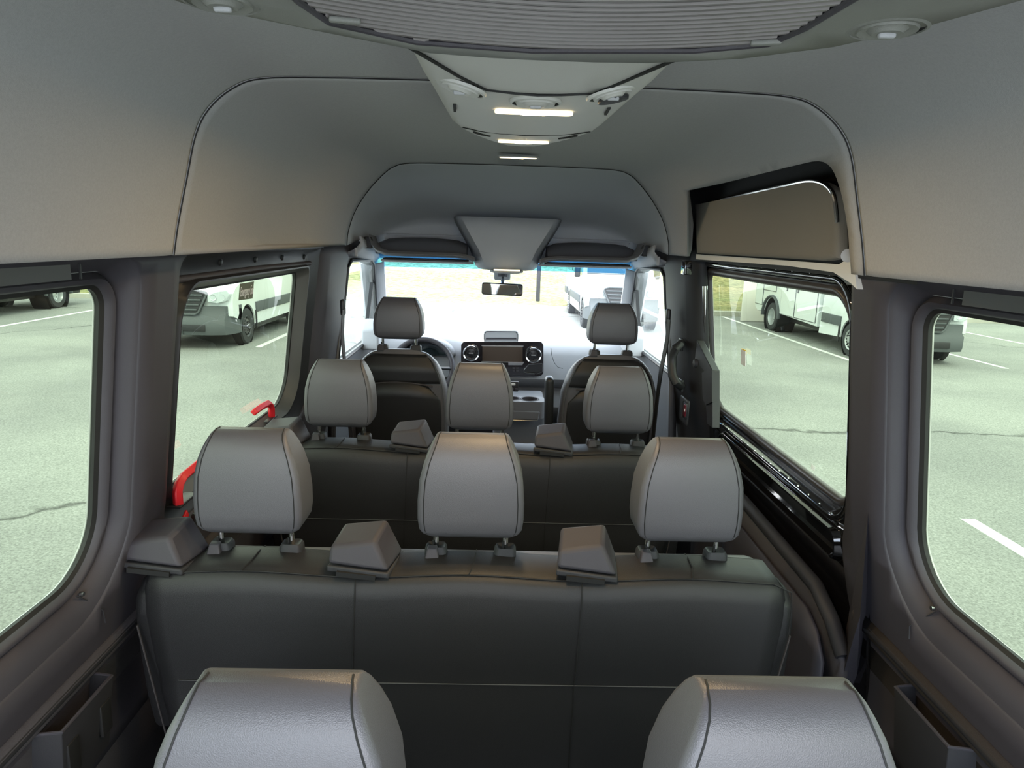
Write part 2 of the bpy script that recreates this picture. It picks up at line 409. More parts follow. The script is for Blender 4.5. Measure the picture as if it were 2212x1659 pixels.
# corners order: (y1,z1),(y0,z1),(y0,z0),(y1,z0)
R3 = [.045, .045, .14, .12]; R2 = [.03, .10, .08, .12]; RC = [.05, .03, .03, .03]
def ring(mb, s, seq):
    """seq: list of (loop2d, xfun)"""
    mb.loft([[(s*f(z), y, z) for y, z in L] for L, f in seq]); return mb
for s, side in ((-1, 'left'), (1, 'right')):
    # trim surface around window 3 and between the windows
    o3 = rrect(W3['y0']-.06, 1.412, .770, 1.497, [.07, .07, .20, .17])
    if s < 0:
        o2 = rrect(1.572, 2.86, .815, 1.497, [.02, .05, .10, .10])
        outer = [(YB, .40), (YB, 1.51), (3.28, 1.51), (3.28, .40)]
        holes = [o3, o2]
    else:
        outer = [(YB, .40), (YB, 1.51), (1.557, 1.51)]+[(1.557, z) for z in (1.4, 1.2, 1.05)]+[(1.565, .98), (1.59, .90), (1.615, .84), (1.622, .78), (1.612, .70), (1.58, .60), (1.55, .40)]
        holes = [o3]
    wl = MB().cdt(outer, holes, lambda u, v, s=s: (s*T(v), u, v), grid=.07).build('wall_'+side, trimg, kind='structure', solid=.012, soff=1 if s < 0 else -1, angle=50)
    q = wl.modifiers['s']; q.offset = 0
    # lower wall
    lw = MB()
    ylo = 3.28 if s < 0 else 1.56
    lw.loft([[(s*x, y, z) for x, z in ((.915, 0), (.905, .40), (.89, .55), (.88, .630), (.862, .648), (.858, .668), (.866, .680), (.878, .675), (.92, .60))] for y in (YB, ylo)], closed=False)
    lw.build('lower_panel', carpet, wl, solid=.006)
    MB().tube([(s*.866, YB, .664), (s*.866, 1.48, .664), (s*.872, 1.53, .65)], .012, 10).build('armrest_rail', trimd, wl)
    # window 3: rubber, frame bead, reveal
    k = {-1: 1, 1: 2}[s]
    win = MB().face([(s*G(z), y, z) for y, z in loop(W3, .02, R3)]).build('window_%d' % k, sideglass, kind='structure')
    ring(MB(), s, [(loop(W3, 0, R3), lambda z: G(z)+.004), (loop(W3, -.002, R3), lambda z: G(z)-.006), (loop(W3, .006, R3), lambda z: G(z)-.012)]).build('window_seal', rubber, win)
    ring(MB(), s, [(loop(W3, .006, R3), lambda z: G(z)-.012), (loop(W3, .010, R3), lambda z: G(z)-.024), (loop(W3, .018, R3), lambda z: G(z)-.028), (loop(W3, .026, R3), lambda z: G(z)-.020), (loop(W3, .030, R3), lambda z: G(z)-.014)]).build('window_frame', trimg, win, angle=70)
    ring(MB(), s, [(loop(W3, .030, R3), lambda z: G(z)-.014), (loop(W3, .033, R3), lambda z: G(z)-.024), (rrect(W3['y0']-.055, 1.404, .795, 1.494, [.062, .062, .18, .155]), lambda z: T(z)+.010), (rrect(W3['y0']-.058, 1.409, .780, 1.496, [.066, .066, .19, .165]), lambda z: T(z)+.003), (o3, lambda z: T(z)-.0005)]).build('window_reveal', trimg, wl, angle=75)
    # header strip over window 3 with its joint and clips
    MB().box((s*.775, .40, 1.474), (.006, 1.62, .026)).build('header_strip', mat('strip grey', (.11, .11, .105), .5), wl)
    MB().box((s*.771, 1.235, 1.474), (.003, .004, .026)).build('strip_joint', trimk, wl)
    cp = at(173, 1283, x=-.870) if s < 0 else at(2019, 1314, x=.870)
    MB().cyl(cp, cp-Vector((s*.008, 0, 0)), .0045, n=12).build('clip', satin, wl)
    cq = [at(px, py, x=-xx) for px, py, xx in ((165, 1288, .868), (190, 1298, .862), (222, 1318, .850), (228, 1345, .848))] if s < 0 else [at(px, py, x=xx) for px, py, xx in ((2020, 1322, .868), (1990, 1338, .862), (1965, 1352, .850), (1964, 1380, .848))]
    MB().tube(cq, .0016, 6).build('panel_joint', trimd, wl)
wr = bpy.data.objects['wall_right']; wlf = bpy.data.objects['wall_left']
for s, par in ((-1, bpy.data.objects['wall_left']), (1, bpy.data.objects['wall_right'])):
    MB().cdt([(YB, -.05), (YB, 1.6), (3.9, 1.6), (4.3, 1.40), (4.85, .85), (4.9, -.05)], [loop(W3, .004, R3), loop(W2 if s < 0 else W2R, .004, R2), [(3.32, .90), (3.32, 1.45), (4.05, 1.45), (4.42, 1.08), (4.42, .90)]], lambda u, v, s=s: (s*(G(v)+.008), u, v), grid=.3).build('outer_skin', mat('body paint outside', (.6, .6, .6), .3, coat=.5), par, solid=.004)
# pillar fin on the right beside the sliding door
f0 = at_surf(1880, 1050, T, 1, -.002); f1 = at_surf(1858, 1330, T, 1, -.045); f2 = at_surf(1815, 1480, T, 1, -.045)
g1 = at_surf(1872, 1330, T, 1, 0); g2 = at_surf(1850, 1480, T, 1, 0)
e1 = at_surf(1833, 1330, T, 1, 0); e2 = at_surf(1800, 1480, T, 1, 0)
mb = MB()
V = [mb.bm.verts.new(p) for p in (f0, f1, f2, g1, g2, e1, e2)]
for f in ((0, 1, 3), (1, 2, 4, 3), (0, 5, 1), (5, 6, 2, 1)): mb.bm.faces.new([V[i] for i in f])
mb.build('pillar_fin', trimg, wr, smooth=False)
# ---- left window 2 with its deep dark frame
s = -1
win = MB().face([(s*G(z), y, z) for y, z in loop(W2, .02, R2)]).build('window_3', sideglass, kind='structure')
ring(MB(), s, [(loop(W2, 0, R2), lambda z: G(z)+.004), (loop(W2, -.002, R2), lambda z: G(z)-.006), (loop(W2, .004, R2), lambda z: G(z)-.008)]).build('window_seal', rubber, win)
fr = [.03, .10, .085, .13]
fo = rrect(W2['y0']-.03, W2['y1']+.022, W2['z0']-.03, W2['z1']+.022, fr)
ring(MB(), s, [(loop(W2, .004, R2), lambda z: G(z)-.008), (fo, lambda z: G(z)-.050)]).build('window_frame', mat('frame grey', (.07, .07, .068), .5), win, angle=75)
fo1 = rrect(W2['y0']-.035, W2['y1']+.028, W2['z0']-.036, W2['z1']+.027, fr)
o2 = rrect(1.572, 2.86, .815, 1.497, [.02, .05, .10, .10])
ring(MB(), s, [(fo, lambda z: G(z)-.050), (fo1, lambda z: G(z)-.050), (rrect(W2['y0']-.045, W2['y1']+.040, W2['z0']-.045, W2['z1']+.035, fr), lambda z: G(z)-.030),
    (rrect(1.60, 2.79, .845, 1.475, [.04, .08, .09, .12]), lambda z: G(z)-.028), (rrect(1.585, 2.84, .825, 1.49, [.03, .05, .10, .11]), lambda z: T(z)+.005), (o2, lambda z: T(z)-.0005)]).build('window_surround', trimk, win, angle=60)
# header rail with clips
hx = -.790
hr = MB().loft([[(hx-.01, y, 1.450), (hx-.003, y, 1.456), (hx, y, 1.486), (hx-.01, y, 1.490)] for y in (1.62, 2.82)], cap0=True, cap1=True).build('header_rail', mat('rail grey', (.6, .6, .58), .5), win)
for px, py in ((474, 566), (550, 560), (609, 556), (656, 555)):
    p = at(px, py, x=hx+.002)
    MB().lathe([(.010, -.006), (.011, .002), (.008, .006), (.004, .007)], p, (1, 0, -.2), 14, cap1=True).build('rail_clip', trimk, hr)
MB().tube([(hx, 1.60, 1.436), (hx, 2.2, 1.440), (hx, 2.80, 1.436)], .009, 10).build('rail_bead', trimg, win)
# B pillars
for s, par in ((-1, wlf), (1, wr)):
    y0, y1 = 2.88, 3.30
    L = []
    for z in (.0, .6, .8, .95, 1.1, 1.25, 1.4, 1.47, 1.53):
        x = T(z)-.01
        L.append([(s*(x+.05), y0-.06, z), (s*(x+.012), y0-.03, z), (s*x, y0+.0, z), (s*(x-.012), y0+.03, z), (s*(x-.014), y1-.06, z), (s*(x-.004), y1-.01, z), (s*(x+.03), y1+.02, z), (s*(x+.10), y1+.03, z)])
    bp = MB().loft(L, closed=False).build('centre_pillar', mat('pillar charcoal', (.022, .022, .025), .55, spec=.35) if s > 0 else trimg, par, solid=.008, angle=60)

# ---- right: sliding door
D = lambda z: interp([(.3, .885), (.70, .875), (.9, .85), (1.0, .838), (1.46, .79), (1.50, .785)], z)
door = MB().cdt([(1.50, .45), (1.50, 1.505), (3.0, 1.505), (3.0, .45)], [loop(W2R, .045, R2)], lambda u, v: (D(v)+.012, u, v), grid=.08).build('door_1', gloss, kind='structure', solid=.01, soff=0, angle=50)
win = MB().face([(G(z)+.006, y, z) for y, z in loop(W2R, .006, R2)]).build('window_4', sideglass, kind='structure')
ring(MB(), 1, [(loop(W2R, -.006, R2), lambda z: G(z)+.006), (loop(W2R, -.006, R2), lambda z: G(z)-.004), (loop(W2R, 0, R2), lambda z: G(z)-.012), (loop(W2R, .01, R2), lambda z: G(z)-.016), (loop(W2R, .02, R2), lambda z: G(z)-.012), (loop(W2R, .024, R2), lambda z: G(z)-.002)]).build('window_seal', mat('satin rubber', (.05, .045, .045), .35), win, angle=75)
ring(MB(), 1, [(loop(W2R, .024, R2), lambda z: G(z)-.002), (loop(W2R, .034, R2), lambda z: G(z)-.012), (loop(W2R, .040, R2), lambda z: D(z)+.004), (loop(W2R, .046, R2), lambda z: D(z)+.008)]).build('door_window_flange', gloss, door, angle=50)
def ridge(lp, h, w2, closed=True, nm='pressed_ridge'):
    N = len(lp)
    pts = [(D(z)+.010, y, z) for y, z in lp]
    return MB().tube(pts, w2, 10, closed=closed, flat=(1, 1)).build(nm, gloss, door)
ridge(rrect(1.635, 2.875, .850, 1.480, [.05, .10, .11, .15]), 0, .011)
# long trough below the window
tr = rrect(1.665, 2.66, .735, .838, .042)
mb = MB()
tri = rrect(1.69, 2.64, .76, .818, .024)
mb.loft([[(D(z)+.012, y, z) for y, z in tr], [(D(z)-.012, y, z) for y, z in rrect(1.675, 2.65, .745, .828, .034)], [(D(z)-.013, y, z) for y, z in rrect(1.68, 2.645, .753, .822, .028)], [(D(z)+.006, y, z) for y, z in tri]], cap1=True)
mb.build('pressed_trough', gloss, door, angle=50)
# bolts along the pressed frame
for k in range(14):
    y = 1.72+k*.07
    MB().lathe([(.0035, 0), (.003, .003), (0.0005, .004)], (D(.862)+.003, y, .862), (-1, 0, .1), 8, cap1=True).build('bolt', chrome, door)
for k in range(8):
    y = 1.75+k*.115
    MB().lathe([(.006, 0), (.005, .004), (0.0005, .005)], (D(1.465)+.004, y, 1.487), (-1, 0, -.1), 8, cap1=True).build('bolt', chrome, door)
MB().tube([(D(1.46)+.006, 1.65, 1.497), (D(1.46)+.004, 2.88, 1.497)], .008, 8).build('upper_rail', gloss, door)
MB().tube([(D(1.4)+.002, 2.83, 1.39), (D(1.2)+.002, 2.835, 1.2), (D(1.0)+.0, 2.84, 1.1)], .012, 10).build('guide_bar', chrome, door)
MB().tube([(D(1.4)+.002, 2.89, 1.42), (D(1.2)+.002, 2.90, 1.2), (D(.9)+.0, 2.91, .9)], .014, 10).build('pressed_ridge', gloss, door)
# lower trim of the door
mb = MB()
mb.cdt([(1.54, .05), (1.54, .54), (1.70, .655), (2.88, .665), (2.88, .05)], [], lambda u, v: (.845+.02*(v < .45), u, v), grid=.15)
mb.build('door_trim', carpet, door, solid=.02, soff=0)
MB().tube([(.845, 1.55, .55), (.842, 1.62, .61), (.84, 1.72, .655), (.84, 2.3, .675), (.84, 2.88, .68)], .020, 10).build('door_trim_edge', trimd, door)
mb = MB(); mb.cdt([(1.60, .25), (1.60, .50), (1.65, .56), (1.72, .59), (2.40, .60), (2.40, .25)], [], lambda u, v: (.822, u, v), grid=.1); mb.build('door_pad', trimg, door, solid=.01)
# upper opening over the door: black frame, rail with painted-in sky reflection, grey pad
P = lambda px, py, x: at(px, py, x=x)
up = MB()
fr_o_unused = [hit for hit in [lsurf(q, i, 1) for q, i in oq]]
def offx(v, d): return Vector((v.x+d, v.y, v.z))
padpx0 = [(1500, 442), (1560, 430), (1640, 413), (1700, 400), (1745, 391), (1775, 394), (1795, 408), (1805, 432), (1810, 480), (1812, 530), (1810, 558), (1780, 563), (1504, 547)]
padpx = padpx0
pad = [at(px, py, x=.715-.35*max(0, (545-py)/150)*.10) for px, py in padpx]
inner = [at(px, py, x=.722) for px, py in padpx]
# frame: gloss black ring between the liner opening and the pad
mid_pts = [(a+(c-a)*.5, b_+(d-b_)*.5) for (a, b_), (c, d) in zip(opix, opix)]
def near_pad(p):
    q = min(pad, key=lambda v: (v-p).length); return q
ring_o = [lsurf(q, i, 1)+Vector((.004, 0, 0)) for q, i in oq]
ring_m = [at(px, py, x=.735) for px, py in opix]
up.loft([ring_o, ring_m], closed=False)
# back plate behind the pad closes the opening
up.cdt([(1.3, 1.49), (1.3, 1.80), (3.10, 1.80), (3.10, 1.49)], [], lambda u, v: (.742-max(0, v-1.6)*.27, u, v), grid=.06)
upf = up.build('upper_door_frame', mat('satin black', (.007, .007, .008), .5, spec=.12), door, angle=60)
MB().tube([Vector(catm(pad, 1+k/4)) + Vector((-.002, 0, 0)) for k in range(29)], .0045, 8).build('frame_bead', chrome, door)
pad = [Vector(catm(pad, k/3)) if 3 < k < 27 else (pad[k//3]*(1-(k%3)/3)+pad[min(12, k//3+1)]*((k%3)/3)) for k in range(37)]
pm = MB(); c0 = sum(pad, Vector())/len(pad)
pm.loft([[offx(v, .02) for v in pad], [offx(v, .004) for v in pad], [offx(v+(c0-v)*.02, -.002) for v in pad], [offx(v+(c0-v)*.10, -.003) for v in pad]], cap1=True)
pm.build('upper_pad', mat('pad fabric', (.24, .23, .21), .95, bump=.3, bscale=900, spec=.1), door, angle=60, label='grey fabric pad above the sliding door window')
# gloss rail between pad and window, its sky reflection painted in as white
rl_ = [(1530, 551), (1812, 573), (1838, 560), (1850, 640), (1815, 586), (1530, 566)]
mb = MB(); mb.loft([[at(px, py, x=.736) for px, py in pp] for pp in ([(1503, 549), (1650, 559), (1812, 571), (1833, 558), (1846, 585), (1851, 625), (1838, 612), (1800, 588), (1700, 574), (1503, 560)],)]+[[at(px, py, x=.736)+Vector((.02, 0, 0)) for px, py in [(1503, 549), (1650, 559), (1812, 571), (1833, 558), (1846, 585), (1851, 625), (1838, 612), (1800, 588), (1700, 574), (1503, 560)]]], cap0=True, cap1=True)
mb.build('sky_sheen_rail', mat('rail sky sheen', (.78, .78, .75), .35, coat=.3), door, smooth=False)
MB().cyl(at(1832, 552, x=.655), at(1832, 552, x=.635), .013, n=20).build('liner_button', trimlt, mid)
b_ = at(1483, 578, x=.70)
MB().box(b_+Vector((.0, 0, .0)), (.03, .05, .055), bev=.004).build('door_stop', gloss, door)
# pocket and catch on the front edge of the sliding door opening
mb = MB(); mb.prism([(1505, 735), (1538, 800), (1538, 925), (1527, 915), (1520, 800), (1500, 780)], lambda u, v, d: at(u, v, x=.765)+Vector((d, 0, 0)), 0, .03); mb.build('catch_cover', trimk, wr, bevel=.003)
mb = MB(); mb.prism([(1516, 805), (1538, 800), (1538, 868), (1524, 875), (1518, 862)], lambda u, v, d: at(u, v, x=.758)+Vector((d, 0, 0)), 0, .007); mb.build('catch_pocket', trimk, wr)
MB().lathe([(.018, 0), (.016, .012), (.004, .016)], at(1505, 785, x=.765), (-1, 0, 0), 16, cap1=True).build('door_buffer', trimd, wr)

# ---- cab side walls, cab door windows
for s, k, par in ((-1, 5, wlf), (1, 6, wr)):
    C = lambda z: interp([(0, .84), (.9, .83), (1.45, .76), (1.55, .75)], z)
    cw = MB().cdt([(3.2, .02), (3.2, 1.52), (3.8, 1.52), (4.15, 1.44), (4.72, .90), (4.85, .80), (4.85, .02)], [[(3.34, .93), (3.34, 1.40), (3.40, 1.43), (3.95, 1.42), (4.05, 1.39), (4.36, 1.08), (4.36, .93)]], lambda u, v, s=s: (s*C(v), u, v), grid=.12)
    cw.build('cab_panel', mat('cab door grey', (.12, .12, .125), .5), par, solid=.02, soff=0)
    win = MB().face([(s*(C(z)+.01), y, z) for y, z in ((3.30, .90), (3.30, 1.44), (4.0, 1.44), (4.40, 1.10), (4.40, .90))]).build('window_%d' % k, cabglass, kind='structure')
    MB().tube([(s*(C(z)-.012), y, z) for y, z in ((3.34, .93), (3.34, 1.40), (3.40, 1.43), (3.95, 1.42), (4.05, 1.39), (4.36, 1.08), (4.36, .93))], .010, 8, closed=True).build('window_frame', trimk, win)
    MB().box((s*(.805), 4.14, 1.10), (.02, .035, .36), rot=Euler((.0, s*-.13, 0))).build('window_divider', trimk, win)
    # door armrest block with tweeter
    mb = MB(); mb.prism([(3.98, .90), (3.98, 1.02), (4.05, 1.07), (4.12, 1.07), (4.16, 1.0), (4.22, .92)], lambda u, v, d, s=s: (s*d, u, v), .72, .82); mb.build('door_corner_trim', trimlt, par, bevel=.012)
    MB().lathe([(.012, 0), (.010, .006), (.001, .007)], (s*.72, 4.06, .99), (-s, -.3, 0), 14, cap1=True).build('tweeter', satin, par)
    # A pillar
    mb = MB(); L = []
    for t in [i/8 for i in range(9)]:
        y = 4.12+.62*t; z = 1.42-.56*t; x = .795+.07*t
        wd = .080
        L.append([(s*(x-wd), y+.02, z-.01), (s*(x-wd-.004), y-.02, z-.02), (s*(x-.03), y-.06, z-.035), (s*(x+.03), y-.07, z-.03), (s*(x+.05), y-.03, z)])
    mb.loft(L, closed=False); mb.build('front_pillar', trimlt, par, solid=.01, angle=60)
    # arched trim between front pillar and headliner
    L = []
    for t in [i/8 for i in range(9)]:
        y = 3.22+(4.16-3.22)*t; z = 1.495-.085*t; x = .70+.075*t
        L.append([(s*(x-.03), y, z+.05), (s*(x-.035), y, z+.02), (s*(x-.01), y, z-.01), (s*(x+.04), y, z-.03)])
    MB().loft(L, closed=False).build('door_header_trim', trimlt, par, solid=.01, angle=60)
    # coat hook notch
    MB().box((s*(.685), 3.20, 1.475), (.012, .03, .04), rot=Euler((0, 0, 0)), bev=.004).build('belt_guide_cover', trimlt, par)

# ---- windscreen
def wsq(u, v, lift=0):  # u -1..1, v 0 bottom..1 top
    y = 4.80-.62*v-.06*u*u; z = .84+.575*v; x = u*(.90-.10*v)
    return Vector((x, y+lift, z))
mb = MB(); mb.loft([[wsq(u/8, v) for u in range(-8, 9)] for v in (0, .25, .5, .75, .925)], closed=False); ws = mb.build('window_7', wsglass, kind='structure')
mb = MB(); mb.loft([[wsq(u/8, v) for u in range(-8, 9)] for v in (.925, .96, 1, 1.06)], closed=False); mb.build('sunshade_band', bluegl, ws, label='blue tinted band along the top of the windscreen')
MB().loft([[(x, 3.72, 1.56) for x in (-.75, 0, .75)], [(x, 3.95, 1.50) for x in (-.75, 0, .75)], [(x, 4.20, 1.425) for x in (-.8, 0, .8)]], closed=False).build('windscreen_header', shellm, shell, solid=.01)
MB().box((0, 4.9, .40), (1.75, .04, .9)).build('firewall', trimk, bpy.data.objects['floor'])
mb = MB(); mb.loft([[(-.9, 4.72, .83), (.9, 4.72, .83)], [(-.9, 5.0, .80), (.9, 5.0, .80)], [(-.9, 5.7, .62), (.9, 5.7, .62)], [(-.9, 5.9, .3), (.9, 5.9, .3)]], closed=False); mb.build('bonnet', white, bpy.data.objects['floor'], solid=.02)
q = at(820, 601, y=4.3); lb = MB().box(q, (.075, .002, .062), rot=Euler((-.82, 0, 0))).build('windscreen_label', labelw, ws)

# ================================================================== overhead shelf and visors
os_ = thing('overhead_shelf', 'long grey open overhead shelf spanning the cab above the windscreen', 'shelf', (0, 3.5, 1.45))
for s in (-1, 1):
    # solid form filling the storage opening, its shade put into the colour; lip
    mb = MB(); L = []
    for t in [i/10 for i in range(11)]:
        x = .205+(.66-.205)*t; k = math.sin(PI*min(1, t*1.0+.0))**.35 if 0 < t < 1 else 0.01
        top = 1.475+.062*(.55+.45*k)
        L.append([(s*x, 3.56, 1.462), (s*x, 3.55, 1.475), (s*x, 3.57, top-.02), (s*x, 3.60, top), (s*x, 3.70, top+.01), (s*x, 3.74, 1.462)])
    mb.loft(L, cap0=True, cap1=True).build('recess_shade', trimk if 0 else mat('shelf shadow grey', (.10, .105, .12), .8), os_, angle=60)
    mb = MB(); L = []
    for x, z in ((.16, 1.452), (.20, 1.463), (.25, 1.468), (.50, 1.468), (.585, 1.470), (.63, 1.485), (.655, 1.515), (.665, 1.545)):
        L.append([(s*x, 3.42, z-.012), (s*x, 3.40, z), (s*x, 3.42, z+.012), (s*x, 3.60, z+.004), (s*x, 3.60, z-.016)])
    mb.loft(L, cap0=True, cap1=True).build('shelf_lip', mat('shelf plastic', (.17, .17, .18), .5), os_, bevel=.003, angle=60)
    mb = MB(); mb.box((s*.40, 3.66, 1.427), (.46, .30, .014), rot=Euler((-.04, 0, s*-.03)), bev=.006); mb.build('sun_visor', trimlt, os_)
    MB().box((s*.40, 3.52, 1.441), (.42, .10, .010), bev=.004).build('visor_hinge_cover', trimk, os_)
    mb = MB(); mb.prism([(3.42, 1.49), (3.42, 1.545), (3.46, 1.535), (3.52, 1.49)], lambda u, v, d, s=s: (s*d, u, v), .655, .69); mb.build('shelf_end_bracket', trimk, os_, bevel=.004)
# centre pod with map lamp
mb = MB(); L = []
for z, hw, y in ((1.655, .245, 3.50), (1.60, .215, 3.47), (1.55, .185, 3.46), (1.50, .155, 3.47), (1.45, .135, 3.49), (1.415, .122, 3.52), (1.400, .105, 3.55)):
    L.append([(-hw-.04, 3.72, z), (-hw-.012, y+.05, z), (-hw+.015, y, z), (0, y-.012, z), (hw-.015, y, z), (hw+.012, y+.05, z), (hw+.04, 3.72, z)])
pod = mb.loft(L, closed=False, cap1=True).build('centre_pod', shellm, os_, angle=35, solid=.004)
q = Vector((0.0, 3.545, 1.397))
MB().lathe([(.085, 0), (.082, -.008), (.066, -.012), (.0, -.010)], q, (0, 0, 1), 32).build('map_lamp_bezel', trimlt, os_)
bpy.data.objects['map_lamp_bezel'].scale = (1, 1, 1)
MB().box(q+Vector((0, -.085, .006)), (.13, .006, .008), bev=.003).build('map_lamp_lens', lampl, os_)
MB().box((0, 3.94, 1.40), (.30, .28, .012), bev=.005).build('sensor_cover', mat('mirror foot grey', (.12, .15, .20), .5), os_)

# rear view mirror
mr = thing('rear_view_mirror', 'black framed rear view mirror hanging under the overhead map lamp', 'mirror', (-.018, 4.0, 1.28))
mb = MB(); mb.cyl((-.015, 4.03, 1.393), (-.015, 4.02, 1.34), .035, .028, 20); mb.build('mount', trimg, mr)
MB().box((-.018, 4.035, 1.357), (.095, .05, .07), bev=.012).build('sensor_housing', trimlt, mr)
MB().tube([(-.015, 4.02, 1.34), (-.015, 4.0, 1.30)], .012, 12).build('stem', chrome, mr)
Rm = Euler((math.radians(.3), math.radians(1.5), math.radians(4)))
MB().box((-.016, 3.99, 1.272), (.236, .03, .070), rot=Rm, bev=.014).build('housing', trimk, mr)
MB().prism(rrect(-.113, .113, -.029, .029, .012, 5), lambda u, v, d: Vector((-.016, 3.974, 1.272))+Rm.to_matrix() @ Vector((u, d, v)), 0, -.001).build('mirror_glass', mirrorm, mr, smooth=False)

# ================================================================== roof equipment
z0 = 1.74
outl = [(-.40, .30), (-.385, .46), (-.352, .58), (-.317, .645), (-.217, .715), (-.122, .777), (-.06, .787), (-.011, .790), (.05, .790), (.107, .785), (.195, .754), (.265, .700), (.31, .630), (.345, .55), (.375, .44), (.39, .30), (.39, -.20), (.33, -.32), (-.33, -.32), (-.40, -.20)]
ac = thing('roof_air_unit', 'large grey roof air unit with a ribbed grille at the top edge', 'air unit', (0, .25, 1.74))
mb = MB()
def sc(pts, k, cx=0, cy=.3): return [(cx+(x-cx)*k, cy+(y-cy)*k) for x, y in pts]
gr = [(-.225, .30), (-.225, .56), (-.218, .634), (-.206, .690), (-.133, .744), (-.017, .760), (.142, .738), (.205, .705), (.217, .654), (.222, .56), (.222, .30), (.222, -.18), (-.225, -.18)]
mb.cdt(outl, [gr], lambda u, v: (u, v, z0+.0), grid=.05)
body = mb.build('housing', acplastic, ac, solid=.006, soff=0)
MB().loft([[(x, y, z0) for x, y in outl], [(x, y, z0+.010) for x, y in sc(outl, 1.02)], [(x, y, 1.812) for x, y in sc(outl, .96)]]).build('housing_rim', acplastic, ac, angle=60)
g = MB()
y = .765; n = 0
def gx(y):
    xs = [p for p in gr]
    def cross(lo):
        best = None
        for (a, b_), (c, d) in zip(gr, gr[1:]+gr[:1]):
            if (b_-y)*(d-y) <= 0 and b_ != d:
                x = a+(c-a)*(y-b_)/(d-b_)
                if best is None or (x < best if lo else x > best): best = x
        return best
    return cross(True), cross(False)
def inpoly(x, y, poly):
    r = False; j = len(poly)-1
    for i in range(len(poly)):
        xi, yi = poly[i]; xj, yj = poly[j]
        if (yi > y) != (yj > y) and x < (xj-xi)*(y-yi)/(yj-yi)+xi: r = not r
        j = i
    return r
y = .775
while y > -.17:
    L = []
    for k in range(-46, 47):
        x = k*.005; yy = y-1.15*x*x*max(0, min(1, (y-.1)/.5))
        if inpoly(x, yy, gr): L.append([(x, yy-.0034, z0+.0012), (x, yy-.0026, z0-.0008), (x, yy+.0020, z0-.0008), (x, yy+.0030, z0+.0012)])
    if len(L) > 3: g.loft(L, cap0=True, cap1=True)
    y -= .0128
g.build('air_grille', grillem, ac, smooth=False)
mb = MB(); mb.cdt(gr, [], lambda u, v: (u, v, z0+.0022), grid=.1); mb.build('filter', mat('filter grey', (.035, .03, .03), .9), ac)
MB().tube([(x, y, z0-.0005) for x, y in gr], .0035, 8, closed=True).build('grille_frame', trimg, ac)
for px, py in ((745, 44), (1655, 92)):
    p = at(px, py, z=z0-.003); MB().box(p, (.028, .008, .005), rot=Euler((0, 0, .2 if px < 1000 else -.3)), bev=.002).build('grille_latch', acplastic, ac)
def vent(c, n, r, par, m=acplastic, nm='air_vent'):
    v = MB().lathe([(r*1.12, -.0005), (r*1.10, .003), (r*1.0, .004), (r*.97, .0005)], c, n, 36).build(nm, m, par)
    MB().lathe([(r*1.0, .0030), (r*.88, .0006), (r*.70, .0006)], c, n, 36).build('vent_gap', rubber, v)
    MB().lathe([(r*.86, .0006), (r*.80, .005), (r*.55, .003), (r*.40, .007), (r*.30, .007), (0.0005, .006)], c, n, 36).build('vent_disc', m, v)
    n = Vector(n).normalized()
    MB().box(Vector(c)+n*.007, (r*.5, r*.2, .006), bev=.002).build('vent_tab', trimlt, v)
vent((-.283, .640, z0), (0, 0, -1), .030, ac); vent((.284, .642, z0), (0, 0, -1), .030, ac)

rc = thing('roof_console', 'light grey tapered roof console with vents and two lit lamps, behind the air unit', 'console', (0, 1.15, 1.76))
def cz(y): return interp([(.74, 1.752), (.95, 1.742), (1.35, 1.748), (1.62, 1.758)], y)
def cw_(y): return interp([(.74, .150), (1.0, .138), (1.35, .130), (1.45, .112), (1.54, .088), (1.62, .060)], y)
mb = MB(); L = []
for y in (.74, .80, .88, .95, 1.05, 1.2, 1.35, 1.42, 1.48, 1.54, 1.59, 1.62):
    z, hw = cz(y), cw_(y)
    L.append([(-hw-.03, y, 1.812), (-hw-.006, y, z+.014), (-hw+.012, y, z+.001), (-hw*.5, y, z-.003), (0, y, z-.004), (hw*.5, y, z-.003), (hw-.012, y, z+.001), (hw+.006, y, z+.014), (hw+.03, y, 1.812)])
mb.loft(L, closed=False, cap1=True).build('console_body', conplastic, rc, angle=50)
def onbody(x, y, lift=0): return Vector((x, y, cz(y)-.0045+abs(x)/.13*.004-lift))
MB().tube([onbody(x, y, .001) for x, y in ((-.148, .80), (-.10, .90), (-.066, .955), (-.03, .966), (0, .968), (.03, .966), (.072, .955), (.10, .90), (.146, .80))], .002, 6).build('panel_gap', threadm, rc)
MB().tube([onbody(x, y, 0) for x, y in ((-.116, 1.33), (-.085, 1.37), (-.05, 1.385), (0, 1.39), (.05, 1.385), (.085, 1.37), (.116, 1.33))], .0010, 6).build('panel_gap', threadm, rc)
vent(onbody(-.100, .955), (-.25, 0, -1), .031, rc, conplastic); vent(onbody(0, 1.02), (0, 0, -1), .033, rc, conplastic); vent(onbody(.096, .955), (.25, 0, -1), .031, rc, conplastic)
MB().lathe([(.021, 0), (.020, .004), (.0005, .005)], onbody(.100, .972, .004), (.2, 0, -1), 24).build('vent_shutter', trimd, rc)
